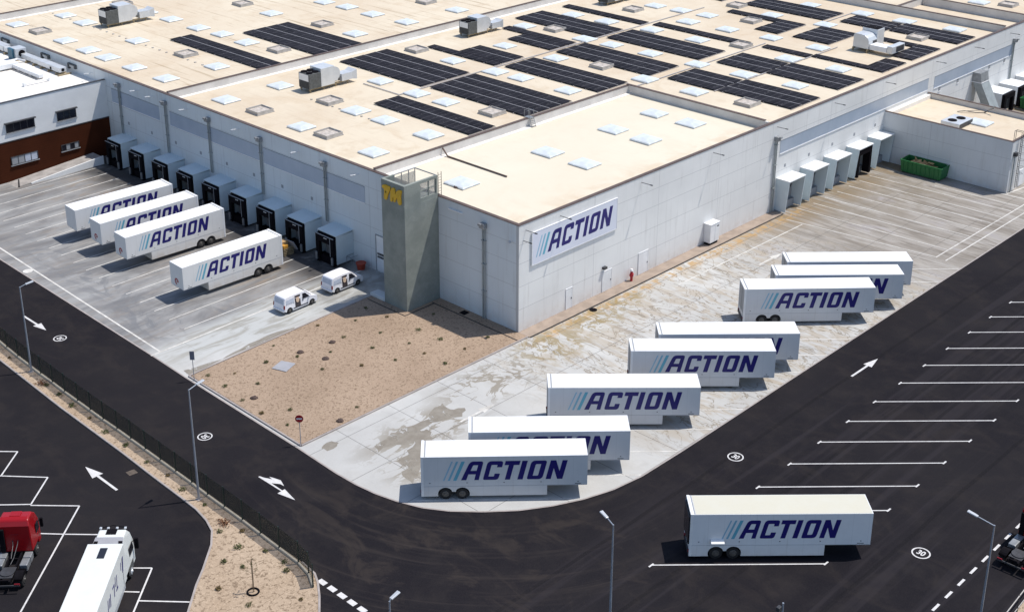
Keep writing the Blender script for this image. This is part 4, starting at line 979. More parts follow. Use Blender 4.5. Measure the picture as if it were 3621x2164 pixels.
# ducts and units on the annex roof
d1 = thing('roof_duct', 'long grey duct run on the white annex roof along the warehouse wall', 'duct', (0, 0, 9.85))
m = MB().box(-2.1, 85, .35, -1.0, 91, 1.0).box(-2.0, 91.02, .3, -1.1, 101, .95).box(-2.1, 101.02, .3, -.9, 112, 1.1); m.build('duct_run', 'silver', d1, bevel=.03)
m = MB()
for i in range(12): m.box(-2.4, 85.5 + 2.1*i, 0, -.8, 85.7 + 2.1*i, .29)
m.box(-2.5, 84.6, .02, -.5, 84.9, .16); m.build('supports', 'wood', d1)
MB().cyl((-1.55, 84.98, .68), (0, -1, 0), .22, .06, 16).cyl((-2.11, 87.3, .6), (-1, 0, 0), .2, .05, 14).build('opening', 'black', d1)
b_ = thing('fan_unit', 'boxy fan unit with blue side panel and round black outlet on the annex roof', 'fan unit', (-1.9, 96.8, 9.85))
MB().box(-.8, -.9, .2, .8, .9, 1.7).build('casing', 'silver', b_, bevel=.05); MB().box(-1.1, -.4, .1, -.803, .9, 1.65).build('blue_panel', 'blue', b_); MB().cyl((.1, -.91, .95), (0, -1, 0), .5, .06, 20).build('outlet', 'black', b_)
MB().box(-.9, -1, 0, .9, 1, .198).build('base', 'wood', b_)
d2 = thing('roof_duct', 'white L-shaped duct in the middle of the white annex roof', 'duct', (0, 0, 9.85))
MB().box(-5.2, 84.9, .25, -4.5, 92.2, .75).box(-9.5, 92.22, .25, -4.3, 93.4, .95).build('duct_run', 'white', d2, bevel=.04)
m = MB()
for i in range(5): m.box(-5.3, 85.2 + 1.7*i, 0, -4.4, 85.35 + 1.7*i, .248)
m.box(-5.4, 84.8, .02, -5.25, 92.5, .12).build('supports', 'vent', d2)
d3 = thing('roof_pipe', 'low white pipe on short stands at the near end of the annex roof', 'pipe', (0, 0, 9.85))
MB().tube([(-8.0, 83.6, .35), (-4.4, 83.6, .35)], .14).box(-8.2, 83.4, 0, -7.9, 83.8, .5).box(-4.6, 83.4, 0, -4.3, 83.8, .5).build('pipe_run', 'white', d3)
d4 = thing('roof_pipe', 'long white pipe crossing the annex roof to the fan unit', 'pipe', (0, 0, 9.85))
MB().tube([(-12, 95.4, .4), (-2.8, 95.4, .4), (-2.4, 94, .4)], .14).build('pipe_run', 'white', d4)

# ------------------------------------------------------------------ trailers
def wheel(parent, c, r, w_, side=-1, rim='rim'):
    # axle along local y; side -1: outer face towards -y
    x, y, z = c
    t = MB().cyl((x, y, z), 'y', r, w_, 28); o = t.build('wheel', 'tyre', parent, bevel=.03)
    yf = y - .004 if side < 0 else y + w_ + .004
    d = 1 if side > 0 else -1
    MB().cyl((x, yf, z), (0, d, 0), r*.56, .03, 22, r*.50).cyl((x, yf + d*.031, z), (0, d, 0), r*.26, .06, 14, r*.2).build('rim', rim, o)
    return o
def trailer(label, L, W, T, zo, zs, us, kp, wu, body, rf, logo, loc, rz, group, dents=True):
    """us: skirt range; kp: +1 overhang at high u, -1 overhang at low u; wu: wheel u positions"""
    a = thing('box_trailer', label, 'trailer', loc, rz, group)
    R_ = .62; zc = .52; zg = .74
    def arch(c, lo):   # points from left to right over the wheel
        out = []
        a0 = math.acos(max(-1, min(1, (zs - zc)/R_)))
        for i in range(13):
            th = -a0 + 2*a0*i/12; out.append((c + R_*math.sin(th), zc + R_*math.cos(th)))
        return out
    w1, w2 = sorted(wu)
    A1 = [p for p in arch(w1, 0) if not (p[0] > w1 and p[1] < zg)]; A2 = [p for p in arch(w2, 0) if not (p[0] < w2 and p[1] < zg)]
    bot = A1 + [(A1[-1][0] + .02, zg), (A2[0][0] - .02, zg)] + A2
    if kp > 0: prof = [(0, zs)] + bot + [(us, zs), (us, zo), (L, zo), (L, T), (0, T)]
    else: prof = [(0, zo), (us, zo), (us, zs)] + bot + [(L, zs), (L, T), (0, T)]
    MB().xprism(prof, 0, W).build('body', body, a)
    rear, front = (0, L) if kp > 0 else (L, 0); d = -1 if kp > 0 else 1
    MB().box(.34 if kp > 0 else .06, .05, T, L - (.06 if kp > 0 else .34), W - .05, T + .012).build('roof_panel', rf, a)
    f = MB().box(rear + d*.06, -.02, zs + .02, rear - d*.14, .06, T + .03).box(rear + d*.06, W - .06, zs + .02, rear - d*.14, W + .02, T + .03).box(rear + d*.06, .06, T - .12, rear - d*.14, W - .06, T + .03)
    f.build('rear_frame', 'white', a, bevel=.012)
    MB().box(rear - d*.22, .06, T, rear - d*.30, W - .06, T + .02).build('roof_strip', 'doorg', a)
    o = MB().box(rear + d*.02, .10, 1.15, rear + d*.003, W - .10, T - .14).build('rear_door', 'doorg', a)
    MB().box(rear + d*.05, W/2 - .02, 1.2, rear + d*.021, W/2 + .02, T - .2).build('lock_bar', 'steel', o)
    MB().box(rear + d*.10, .05, zs, rear + d*.004, W - .05, zs + .28).build('bumper', 'dsteel', a)
    for v in (.12, W - .34): MB().box(rear + d*.12, v, zs + .3, rear + d*.004, v + .22, zs + .42).build('tail_light', 'tail', a)
    for u in wu:
        wheel(a, (u, .05, .5), .5, .32, -1); wheel(a, (u, W - .37, .5), .5, .32, 1)
    MB().box(w1 - .9, .5, .35, w2 + .9, W - .5, .75).build('axle_beam', 'black', a)
    MB().box(min(us, front) + .1, .3, zo - .12, max(us, front) - .1, W - .3, zo - .003).build('chassis', 'dsteel', a)
    s_ = MB(); 
    for i in range(5): s_.box(.6 + i*(L - 1.4)/4, -.012, zo + .32, .7 + i*(L - 1.4)/4, -.002, zo + .38)
    s_.box(L - 1.0 if kp > 0 else .5, -.012, zo + .12, L - .5 if kp > 0 else 1.0, -.002, zo + .17)
    s_.build('side_marker', 'dsteel', a)
    MB().box(.05, -.014, zo + .03, L - .05, -.002, zo + .045).build('rub_rail', 'doorg', a)
    u0, sx, z0, h = logo
    wordmark(a, u0, sx, z0, h, lambda u, z, e: (u, -.006 + e, z))
    return a
RG = 'white lettered trailers parked along the south yard'
RT = trailer('white lettered trailer nearest the road bend, front of the yard row', 13.4, 2.55, 4.0, 1.22, .32, 10.15, 1, (1.9, 3.27), 'trailer', 'troof', (3.17, 1.66, 1.82, 1.75), (-26.74, -14.64, 0), math.radians(-44.4), RG)
for (x, y, r_, lab) in (
    (-21.43, -14.71, -44.8, 'white lettered trailer second in the yard row, lettering mostly hidden'),
    (-11.35, -14.43, -45.7, 'white lettered trailer third in the yard row, alone between two pairs'),
    (-.96, -15.34, -46.0, 'white lettered trailer fourth in the yard row, full lettering in view, close before another'),
    (3.47, -15.13, -45.1, 'white lettered trailer fifth in the yard row, only the last letter in view'),
    (17.37, -15.27, -44.0, 'white lettered trailer sixth in the yard row, in front of the far pair'),
    (22.47, -15.6, -45.0, 'white lettered trailer seventh in the yard row, next to last towards the docks'),
    (26.14, -14.6, -44.9, 'white lettered trailer last in the yard row, farthest from the road bend')):
    copy_thing(RT, (x, y, 0), math.radians(r_), lab)
T0 = trailer('older white lettered trailer with yellowed roof standing alone on the asphalt', 13.7, 2.55, 4.0, 1.22, .28, 10.25, 1, (2.0, 3.32), 'trailer_o', 'troof_o', (3.66, 1.48, 1.85, 1.62), (-17.99, -34.99, 0), math.radians(-45.3), 'lone trailer')
MB().hexa([(1.55, -.42, 1.62), (2.55, -.42, 1.62), (2.55, -.003, 1.62), (1.55, -.003, 1.62)], [(1.55, -.42, 1.68), (2.55, -.42, 1.68), (2.55, -.003, 1.82), (1.55, -.003, 1.82)]).build('side_hatch', 'white', T0)
MB().box(-.16, .12, 1.3, -.03, 2.43, 3.7).build('lift_gate', 'glass', T0)
LG = 'white lettered trailers parked nose out at the west docks'
LT = trailer('white lettered trailer nearest the vans, dusty skirt, red emblem on its nose', 12.6, 2.5, 4.0, 1.42, .48, 3.0, -1, (9.36, 10.66), 'trailer_l', 'troof', (2.80, 1.51, 2.03, 1.62), (-19.5, 30.09, 0), math.radians(-1.9), LG)
# red ring emblem on the nose
rp = [(math.cos(t)*r_, math.sin(t)*r_) for r_, rng_ in ((.34, [(-.3 + i*.36) for i in range(15)]), (.17, [(-.3 + i*.36) for i in range(14, -1, -1)])) for t in rng_]
flat_mesh('emblem', [[(p[0]*1.15, p[1]*1.15) for p in rp], [(-.1, -.05), (.34, -.05), (.34, .06), (-.1, .06)]], lambda u, z, e: (-.006 + e, 1.30 - u, 2.05 + z), 'signred', LT)
labs = ('white lettered trailer at the west docks, second from the vans, red emblem on its nose', 'white lettered trailer at the west docks, third from the vans, red emblem on its nose', 'white lettered trailer at the west docks farthest from the vans, no emblem on its nose')
for (x, y, r_), lab in zip(((-19.35, 41.35, -2.6), (-19.15, 46.9, -2.6), (-19.1, 52.5, -3.4)), labs):
    o = copy_thing(LT, (x, y, 0), math.radians(r_), lab)
    if 'no emblem' in lab:
        for ch in list(o.children):
            if ch.name.startswith('emblem'): bpy.data.objects.remove(ch)

# ------------------------------------------------------------------ vans
def van(label, loc, rz):
    a = thing('delivery_van', label, 'van', loc, rz, 'white vans beside the tower')
    H_ = 1.92
    prof = [(.02, .42), (0, .62), (.03, 1.0), (.10, 1.5), (.22, 1.80), (.45, 1.90), (1.4, H_ + .02), (2.5, 1.92), (2.78, 1.86), (3.0, 1.72), (3.62, 1.14), (3.9, 1.06), (4.2, .98), (4.36, .84), (4.42, .62), (4.42, .40), (4.3, .28)]
    def arch(c): return [(c + .38*math.cos(t), .33 + .38*math.sin(t)) for t in [i*PI/10 for i in range(0, 11)]]
    low = [(4.1, .26)] + arch(3.68) + [(3.2, .24), (1.1, .24)] + arch(.72) + [(.25, .30)]
    pts = prof + low
    def hw(z): return .93 if z < 1.0 else .93 - .13*((z - 1.0)/.92)**1.2
    n = len(pts); m = MB()
    m.add([(x, -hw(z), z) for x, z in pts] + [(x, hw(z), z) for x, z in pts], [tuple(range(n)), tuple(range(2*n - 1, n - 1, -1))] + [(i, (i+1) % n, n + (i+1) % n, n + i) for i in range(n)])
    m.build('body', 'van', a, bevel=.035, seg=3)
    def sidepane(name, pl, mat, off=.008, parent=None):
        for s_ in (-1, 1):
            mm = MB(); k = len(pl)
            mm.add([(x, s_*(hw(z) + off), z) for x, z in pl] + [(x, s_*(hw(z) - .03), z) for x, z in pl], [tuple(range(k)), tuple(range(2*k - 1, k - 1, -1))] + [(i, (i+1) % k, k + (i+1) % k, k + i) for i in range(k)])
            mm.build(name, mat, parent or a)
    sidepane('side_window', [(2.42, 1.12), (3.42, 1.12), (3.1, 1.42), (2.85, 1.66), (2.48, 1.70)], 'glass')
    sidepane('rear_side_window', [(.30, 1.16), (1.32, 1.16), (1.32, 1.62), (.36, 1.58)], 'paleglass')
    sidepane('side_print', [(1.45, .52), (2.18, .50), (2.18, 1.74), (1.45, 1.74)], 'flesh', .012)
    sidepane('print_face', [(1.62, 1.08), (1.78, .96), (1.94, 1.02), (2.02, 1.25), (1.98, 1.52), (1.66, 1.52), (1.58, 1.3)], 'beige', .017)
    sidepane('trim_strip', [(1.2, .42), (3.15, .40), (3.15, .50), (1.2, .52)], 'dsteel', .02)
    sidepane('door_line', [(1.3, 1.02), (1.32, 1.02), (1.32, 1.7), (1.3, 1.7)], 'doorg', .01)
    sidepane('door_handle', [(2.36, .98), (2.58, .99), (2.58, 1.03), (2.36, 1.02)], 'dsteel', .03)
    MB().hexa([(3.05, -.74, 1.70), (3.64, -.80, 1.15), (3.64, .80, 1.15), (3.05, .74, 1.70)], [(3.08, -.74, 1.73), (3.67, -.80, 1.18), (3.67, .80, 1.18), (3.08, .74, 1.73)]).build('windscreen', 'glass', a)
    MB().hexa([(.05, -.72, 1.15), (.14, -.66, 1.68), (.14, .66, 1.68), (.05, .72, 1.15)], [(.03, -.72, 1.16), (.12, -.66, 1.69), (.12, .66, 1.69), (.03, .72, 1.16)]).build('rear_window', 'paleglass', a)
    MB().box(-.10, -.88, .36, .06, .88, .58).build('bumper', 'van', a, bevel=.05); MB().box(4.36, -.86, .30, 4.50, .86, .52).build('bumper', 'dsteel', a, bevel=.05)
    MB().box(-.02, -.25, .66, .005, .25, .76).build('number_plate', 'white', a)
    for s_ in (-1, 1):
        MB().hexa([(-.01, s_*.80, .70), (.10, s_*.80, .70), (.10, s_*.94, .70), (-.01, s_*.94, .70)], [(.03, s_*.76, 1.12), (.14, s_*.76, 1.12), (.14, s_*.925, 1.12), (.03, s_*.925, 1.12)]).build('tail_light', 'tail', a)
        MB().box(4.18, s_*.55, .72, 4.40, s_*.86, .88).build('headlight', 'paleglass', a, bevel=.04)
        MB().box(3.2, s_*.95, 1.10, 3.36, s_*1.14, 1.32).build('mirror', 'van', a, bevel=.04)
        for u in (.72, 3.68): wheel(a, (u, -.90 if s_ < 0 else .69, .32), .32, .21, s_)
    return a
V = van('white delivery van with dark printed side door, farther from the dock wall', (-14.1, 20.95, 0), math.radians(1.0))
copy_thing(V, (-7.6, 21.15, 0), math.radians(1.2), 'white delivery van with dark printed side door, nearest the red tub')

# ------------------------------------------------------------------ tractor units and rigid truck
def tractor(label, loc, rz, group):
    a = thing('tractor_unit', label, 'truck', loc, rz, group)
    m = MB()
    for y in (-.45, .33): m.box(.1, y, .72, 5.2, y + .12, 1.0)
    for x in (.3, 1.5, 2.9): m.box(x, -.33, .78, x + .12, .33, .94)
    m.build('chassis', 'black', a)
    MB().cyl((1.15, 0, 1.0), 'z', .52, .10, 24).box(.5, -.5, .98, 1.8, .5, 1.02).build('fifth_wheel', 'dsteel', a)
    for s_ in (-1, 1):
        y0, y1 = (s_*.62, s_*1.22)
        pr = [(.35, .95)] + [(1.0 + .66*math.cos(t), .52 + .62*math.sin(t)) for t in [PI*.86 - i*PI*.72/8 for i in range(9)]] + [(1.65, .95)] + [(1.0 + .60*math.cos(t), .52 + .57*math.sin(t)) for t in [PI*.14 + i*PI*.72/8 for i in range(9)]]
        MB().xprism(pr, min(y0, y1), max(y0, y1)).build('mudguard', 'black', a)
        MB().box(2.0, min(s_*.62, s_*1.2), .45, 2.9, max(s_*.62, s_*1.2), 1.02).build('fuel_tank', 'steel', a, bevel=.06)
        MB().box(3.0, min(s_*.62, s_*1.2), .45, 3.7, max(s_*.62, s_*1.2), 1.0).build('side_box', 'steel', a, bevel=.04)
        wheel(a, (1.0, s_*1.2 if s_ < 0 else .66, .5), .5, .54, s_); wheel(a, (4.75, s_*1.2 if s_ < 0 else .9, .5), .5, .30, s_)
        MB().tube([(5.5, s_*1.2, 2.4), (5.6, s_*1.5, 2.5)], .03).box(5.52, s_*1.38, 1.9, 5.68, s_*1.60, 2.65).build('mirror', 'black', a, bevel=.03)
        MB().box(.0, s_*.75, .62, .08, s_*1.15, .82).build('tail_light', 'tail', a)
        MB().hexa([(4.9, s_*1.232, 1.75), (5.75, s_*1.232, 1.75), (5.75, s_*1.22, 1.75), (4.9, s_*1.22, 1.75)], [(4.95, s_*1.225, 2.55), (5.55, s_*1.225, 2.55), (5.55, s_*1.20, 2.55), (4.95, s_*1.20, 2.55)]).build('side_window', 'glass', a)
    MB().box(-.02, -1.15, .60, .07, 1.15, .72).build('rear_beam', 'dsteel', a)
    pf = [(3.75, .95), (3.75, 3.2), (3.95, 3.62), (4.3, 3.72), (5.0, 3.66), (5.45, 3.3), (5.85, 2.55), (6.0, 1.6), (6.0, .55), (5.4, .55), (5.35, .95), (4.15, .95)]
    m = MB(); n = len(pf)
    hw = lambda z: 1.22 if z < 2.6 else 1.22 - .16*((z - 2.6)/1.1)**2
    m.add([(x, -hw(z), z) for x, z in pf] + [(x, hw(z), z) for x, z in pf], [tuple(range(n)), tuple(range(2*n - 1, n - 1, -1))] + [(i, (i+1) % n, n + (i+1) % n, n + i) for i in range(n)])
    m.build('cab', 'red', a, bevel=.12, seg=4)
    MB().hexa([(5.50, -1.05, 3.2), (5.90, -1.12, 2.45), (5.90, 1.12, 2.45), (5.50, 1.05, 3.2)], [(5.53, -1.05, 3.22), (5.93, -1.12, 2.47), (5.93, 1.12, 2.47), (5.53, 1.05, 3.22)]).build('windscreen', 'glass', a)
    MB().box(4.35, -.4, 3.712, 4.95, .4, 3.75).build('roof_hatch', 'red', a, bevel=.015)
    MB().box(3.55, .75, 1.1, 3.745, 1.1, 3.0).build('intake_stack', 'black', a)
    MB().tube([(3.74, -.2, 2.0), (3.5, -.2, 1.8), (2.6, -.1, 1.25), (2.0, 0, 1.1)], .03).tube([(3.74, .2, 2.0), (3.5, .15, 1.7), (2.6, .1, 1.2)], .03).build('air_hoses', 'dsteel', a)
    MB().box(3.70, -.3, 2.5, 3.748, .3, 2.54).build('rear_badge', 'tail', a)
    return a
TG = 'red tractor units at the picture edges'
TR = tractor('red tractor unit without trailer, parked in the lower left lot', (-56.05, -1.55, 0), math.radians(47.5), TG)
copy_thing(TR, (-2.55, -53.3, 0), math.radians(1), 'red tractor unit without trailer, cut by the right edge of the picture')

rt_ = thing('rigid_truck', 'white rigid box truck with faint blue script on its side, in the lower left lot', 'truck', (-50.39, -6.65, 0), math.radians(45.6))
BL = 9.0
MB().box(-BL, -1.27, .95, 0, 1.27, 4.0).build('cargo_box', 'truck', rt_, bevel=.03)
MB().box(-1.75, -.32, 4.002, -.55, .22, 4.05).build('roof_hatch', 'glass', rt_, bevel=.02)
pf = [(.25, .95), (.25, 3.0), (.5, 3.35), (1.1, 3.76), (2.1, 3.74), (2.55, 3.2), (2.85, 2.4), (2.95, 1.5), (2.95, .5), (2.1, .5), (2.0, .95), (.6, .95)]
m = MB(); n = len(pf); hw = lambda z: 1.20 if z < 2.4 else 1.20 - .18*((z - 2.4)/1.2)**2
m.add([(x, -hw(z), z) for x, z in pf] + [(x, hw(z), z) for x, z in pf], [tuple(range(n)), tuple(range(2*n - 1, n - 1, -1))] + [(i, (i+1) % n, n + (i+1) % n, n + i) for i in range(n)])
m.build('cab', 'truck', rt_, bevel=.10, seg=3)
MB().hexa([(2.60, -1.0, 3.1), (2.90, -1.08, 2.3), (2.90, 1.08, 2.3), (2.60, 1.0, 3.1)], [(2.63, -1.0, 3.12), (2.93, -1.08, 2.32), (2.93, 1.08, 2.32), (2.63, 1.0, 3.12)]).build('windscreen', 'glass', rt_)
MB().box(1.45, -.38, 3.74, 2.1, .38, 3.80).build('roof_hatch', 'black', rt_, bevel=.02)
MB().hexa([(.30, -1.12, 3.30), (1.05, -1.0, 3.62), (1.05, 1.0, 3.62), (.30, 1.12, 3.30)], [(.28, -1.14, 3.48), (1.08, -1.0, 3.80), (1.08, 1.0, 3.80), (.28, 1.14, 3.48)]).build('air_deflector', 'plate', rt_)
for s_ in (-1, 1): MB().hexa([(.32, s_*.78, 3.50), (.75, s_*.74, 3.675), (.75, s_*1.02, 3.675), (.32, s_*1.10, 3.50)], [(.31, s_*.78, 3.53), (.74, s_*.74, 3.705), (.74, s_*1.02, 3.705), (.31, s_*1.10, 3.53)]).build('deflector_opening', 'black', rt_)
MB().tube([(2.3, -1.0, 3.76), (2.42, 0, 3.88), (2.3, 1.0, 3.76)], .03).build('roof_bar', 'black', rt_)
for y in (-.9, -.3, .35, .9): MB().box(2.16, y - .09, 3.70, 2.36, y + .09, 3.82).build('roof_lamp', 'silver', rt_, bevel=.03)
for s_ in (-1, 1):
    MB().hexa([(1.5, s_*1.215, 1.75), (2.65, s_*1.215, 1.75), (2.65, s_*1.19, 1.75), (1.5, s_*1.19, 1.75)], [(1.55, s_*1.21, 2.45), (2.45, s_*1.21, 2.45), (2.45, s_*1.17, 2.45), (1.55, s_*1.17, 2.45)]).build('side_window', 'glass', rt_)
    MB().tube([(2.45, s_*1.18, 2.4), (2.6, s_*1.4, 2.5)], .03).box(2.5, s_*1.34, 1.75, 2.7, s_*1.62, 2.6).build('mirror', 'black', rt_, bevel=.03)
    for u in (1.5, -4.6, -5.95, -7.3): wheel(rt_, (u, -1.22 if s_ < 0 else .9, .5), .5, .32, s_, 'silver')
    MB().box(-3.9, min(s_*.8, s_*1.22), .45, -.4, max(s_*.8, s_*1.22), .93).build('side_skirt', 'silver', rt_, bevel=.03)
    MB().box(.8, s_*1.21, .55, 2.2, s_*1.235, 1.15).build('wheel_arch', 'cond', rt_)
MB().box(-BL + .1, -.5, .6, .6, .5, .94).build('chassis', 'black', rt_)
g = MB()
for i, (u, z, w2, h2) in enumerate([(-1.0, 2.2, .25, 1.1), (-1.35, 2.6, .12, .6), (-2.9, 2.0, .5, .14), (-2.75, 2.0, .12, 1.1), (-3.05, 2.5, .12, .7), (-3.5, 2.0, .14, .9), (-3.75, 2.8, .5, .12), (-4.6, 2.0, .14, .9), (-4.9, 2.1, .14, .7), (-5.3, 2.0, .14, .9)]):
    g.hexa([(u, -1.283, z), (u + w2, -1.283, z), (u + w2, -1.273, z), (u, -1.273, z)], [(u + .22*h2, -1.283, z + h2), (u + .22*h2 + w2, -1.283, z + h2), (u + .22*h2 + w2, -1.273, z + h2), (u + .22*h2, -1.273, z + h2)])
g.build('blue_script', 'navy', rt_)
MB().box(-.9, -1.282, 1.1, -.78, -1.273, 3.3).build('corner_trim', 'doorg', rt_)

# ------------------------------------------------------------------ street lamps, signs, fences
def street_lamp(label, base, h, az, arm=1.25):
    a = thing('street_lamp', label, 'street lamp', (base[0], base[1], .0), az, 'street lamps')
    MB().cyl((0, 0, .05), 'z', .10, h - .05, 14, .055).build('pole', 'lamp', a, smooth=False)
    MB().box(-.22, -.22, 0, .22, .22, .12).build('base', 'kerb', a)
    MB().tube([(0, 0, h - .05), (arm*.55, 0, h + .12)], .04).build('arm', 'lamp', a)
    MB().hexa([(arm*.5, -.13, h + .08), (arm*.5 + .75, -.16, h + .2), (arm*.5 + .75, .16, h + .2), (arm*.5, .13, h + .08)], [(arm*.5, -.10, h + .17), (arm*.5 + .75, -.12, h + .27), (arm*.5 + .75, .12, h + .27), (arm*.5, .10, h + .17)]).build('lamp_head', 'lamph', a, bevel=.02)
    return a
street_lamp('grey street lamp behind the mesh fence at the left edge, beside the downward arrow', (-38.25, 27.75), 9.0, math.radians(-8), 1.1)
street_lamp('tall grey street lamp on the sandy strip where the kerb starts to curve', (-39.35, -1.65), 10.2, math.radians(5), 1.5)
street_lamp('grey street lamp between the road bend and the lone trailer', (-29.2, -36.5), 9.5, math.radians(75), 1.4)
street_lamp('grey street lamp beside the right dashed line and the red tractor unit', (-11.4, -55.0), 9.5, math.radians(90), 2.4)
street_lamp('grey street lamp cut by the bottom edge, beside the left dashed line', (-44.9, -31.6), 9.4, math.radians(5), .2)
a = thing('camera_pole', 'thin pole top with small dark camera at the bottom edge', 'pole', (-28.2, -49.3, 0))
MB().cyl((0, 0, 0), 'z', .08, 9.5, 12, .06).build('pole', 'lamp', a); MB().box(-.42, .0, 9.0, -.08, .24, 9.3).build('camera', 'dsteel', a, bevel=.03)
a = thing('no_entry_sign', 'round red no entry sign on a grey post at the corner of the gravel bed', 'road sign', (-28.45, -1.0, .08), math.radians(225))
MB().cyl((0, 0, 0), 'z', .035, 2.85, 10).build('post', 'lamp', a)
o = MB().cyl((.05, 0, 2.6), (1, 0, 0), .36, .02, 28).build('sign_disc', 'signred', a); MB().box(.071, -.24, 2.54, .08, .24, 2.66).build('white_bar', 'white', o)
a = thing('road_sign', 'narrow rectangular sign seen from behind at the gravel bed edge', 'road sign', (-28.4, 15.2, .08), math.radians(45))
MB().cyl((0, 0, 0), 'z', .035, 3.0, 10).build('post', 'lamp', a); MB().box(-.08, -.22, 2.2, -.04, .22, 3.1).build('sign_panel', 'signback', a, bevel=.01)

FP = [(-37.4, 36.3), (-37.6, 33.8), (-37.75, 31.3), (-37.85, 28.9), (-37.95, 26.5), (-38.0, 24.2), (-38.1, 21.8), (-38.15, 19.4), (-38.2, 17.1), (-38.25, 14.8), (-38.25, 12.5), (-38.3, 10.2), (-38.35, 7.8), (-38.4, 5.4), (-38.45, 3.0), (-38.5, .6), (-38.6, -1.8), (-38.65, -4.2), (-38.7, -6.7), (-38.8, -9.2), (-38.9, -11.7), (-39.0, -14.2), (-39.3, -15.8), (-40.0, -17.2)]
FP = [(-36.4, 53.3), (-36.6, 50.8), (-36.75, 48.3), (-36.9, 45.8), (-37.05, 43.4), (-37.15, 41.0), (-37.3, 38.6)] + FP
a = thing('mesh_fence', 'dark green mesh fence on a pale plinth along the left road', 'fence', (0, 0, 0))
pm = MB(); pl = MB()
for i, (x, y) in enumerate(FP):
    MB().box(x - .04, y - .04, .05, x + .04, y + .04, 2.15).build('post', 'fpost', a)
    if i:
        p, q = Vector(FP[i-1]), Vector((x, y)); d = (q - p).normalized(); n = Vector((-d.y, d.x))
        p2, q2 = p + d*.05, q - d*.05
        pm.prism([tuple(p2 - n*.008), tuple(q2 - n*.008), tuple(q2 + n*.008), tuple(p2 + n*.008)], .28, 2.08)
        pl.prism([tuple(p2 - n*.09), tuple(q2 - n*.09), tuple(q2 + n*.09), tuple(p2 + n*.09)], .05, .26)
pm.build('mesh_panel', 'fmesh', a); pl.build('plinth', 'plinth', a)
a = thing('railing_fence', 'brown railing fence at the lower right corner of the picture', 'fence', (0, 0, 0))
pts = [(-9.6, -55.9), (-6.6, -55.7), (-3.6, -55.5), (-.6, -55.3), (2.4, -55.1), (6, -54.9)]
m = MB(); m.tube([(x, y, 1.45) for x, y in pts], .04); m.tube([(x, y, .35) for x, y in pts], .03); m.build('rail', 'vent', a)
for x, y in pts: MB().tube([(x, y, .05), (x, y, 1.5)], .04).build('post', 'dsteel', a)

# ------------------------------------------------------------------ small things on the wall and ground
a = thing('electric_cabinet', 'white electrical cabinet on a dark base against the south wall', 'cabinet', (31.2, -.98, .1))
MB().box(0, 0, .3, 1.75, .96, 2.55).build('casing', 'white', a, bevel=.02); MB().box(.1, .1, 0, 1.65, .9, .297).build('base', 'black', a)
MB().box(-.05, -.05, 2.553, 1.8, .97, 2.63).build('lid', 'white', a); MB().box(.9, -.02, .35, 1.7, -.004, 2.45).build('door', 'dockw', a); MB().box(1.2, -.03, 2.1, 1.6, -.022, 2.25).build('vent', 'dsteel', a)
a = thing('fire_hydrant', 'red hydrant post with white cap by the south wall', 'hydrant', (17.5, -.45, .1))
MB().cyl((0, 0, 0), 'z', .15, 1.2, 14).cyl((0, 0, .55), 'z', .22, .3, 14).build('post', 'hyd', a); MB().cyl((0, 0, 1.202), 'z', .2, .22, 14, .12).build('cap', 'white', a); MB().cyl((-.15, 0, .75), (-1, 0, 0), .09, .14, 12).cyl((.15, 0, .75), (1, 0, 0), .09, .14, 12).build('outlet', 'hyd', a)
a = thing('red_bin', 'round red tub by the dock wall between a dock house and the roller door', 'tub', (-.95, 23.3, 0))
MB().cyl((0, 0, 0), 'z', .42, .75, 22, .55).build('body', 'redbin', a); MB().ring((0, 0, .76), 'z', .55, .05).build('rim', 'redbin', a)
a = thing('safety_rail', 'short steel guard rail by the wall beside the first dock house', 'railing', (-1.2, 24.7, 0))
m = MB()
for y in (0, .75): m.tube([(0, y, 0), (0, y, 1.0), (1.0, y, 1.0)], .03)
m.tube([(0, 0, 1.0), (0, .75, 1.0)], .03); m.build('rail', 'steel', a)
a = thing('pallet_stack', 'pallets, boards and an orange crate stacked at the mouth of a dock house', 'pallets', (-4.4, 32.9, 0), .05)
m = MB(); z = 0
for i in range(5):
    for k_ in range(5): m.box(-.6, -.85 + .36*k_, z + .10, .9, -.60 + .36*k_, z + .13)
    for y in (-.8, 0, .7): m.box(-.6, y, z, .9, y + .12, z + .097)
    z += .19
m.build('pallets', 'wood', a)
MB().box(-.3, -.2, z + .01, .6, .75, z + .55).build('box', 'card', a); MB().box(-.55, -.8, z + .01, .1, -.25, z + .35).build('crate', 'orange', a)
MB().hexa([(1.0, -1.2, .5), (1.2, -1.2, .5), (1.2, .2, .5), (1.0, .2, .5)], [(.5, -1.2, 1.6), (.6, -1.2, 1.6), (.6, .2, 1.6), (.5, .2, 1.6)]).build('board', 'plate', a)
tag(MB().prism([(-21.98, 11.75), (-20.41, 12.31), (-19.78, 10.87), (-21.43, 10.22)], .095, .17).build('cover_plate', 'plate', bevel=.015), 'square grey metal cover lying in the gravel bed', 'cover')
tag(MB().box(-1.1, 6.7, .092, -.3, 7.5, .115).build('drain_grate', 'black'), 'square black drain grate beside the shaded wall of the front box', 'drain')
tag(MB().cyl((9.3, -2.0, .002), 'z', .42, .03, 20).build('drain_hole', 'black'), 'round dark drain with greenish stains beside the south wall strip', 'drain')
tag(MB().prism([(-41.35, 5.5), (-40.6, 5.4), (-40.55, 6.1), (-41.3, 6.2)], -.007, .012).build('drain_cover', 'ironb'), 'brownish square drain cover set in asphalt beside the left kerb', 'drain')

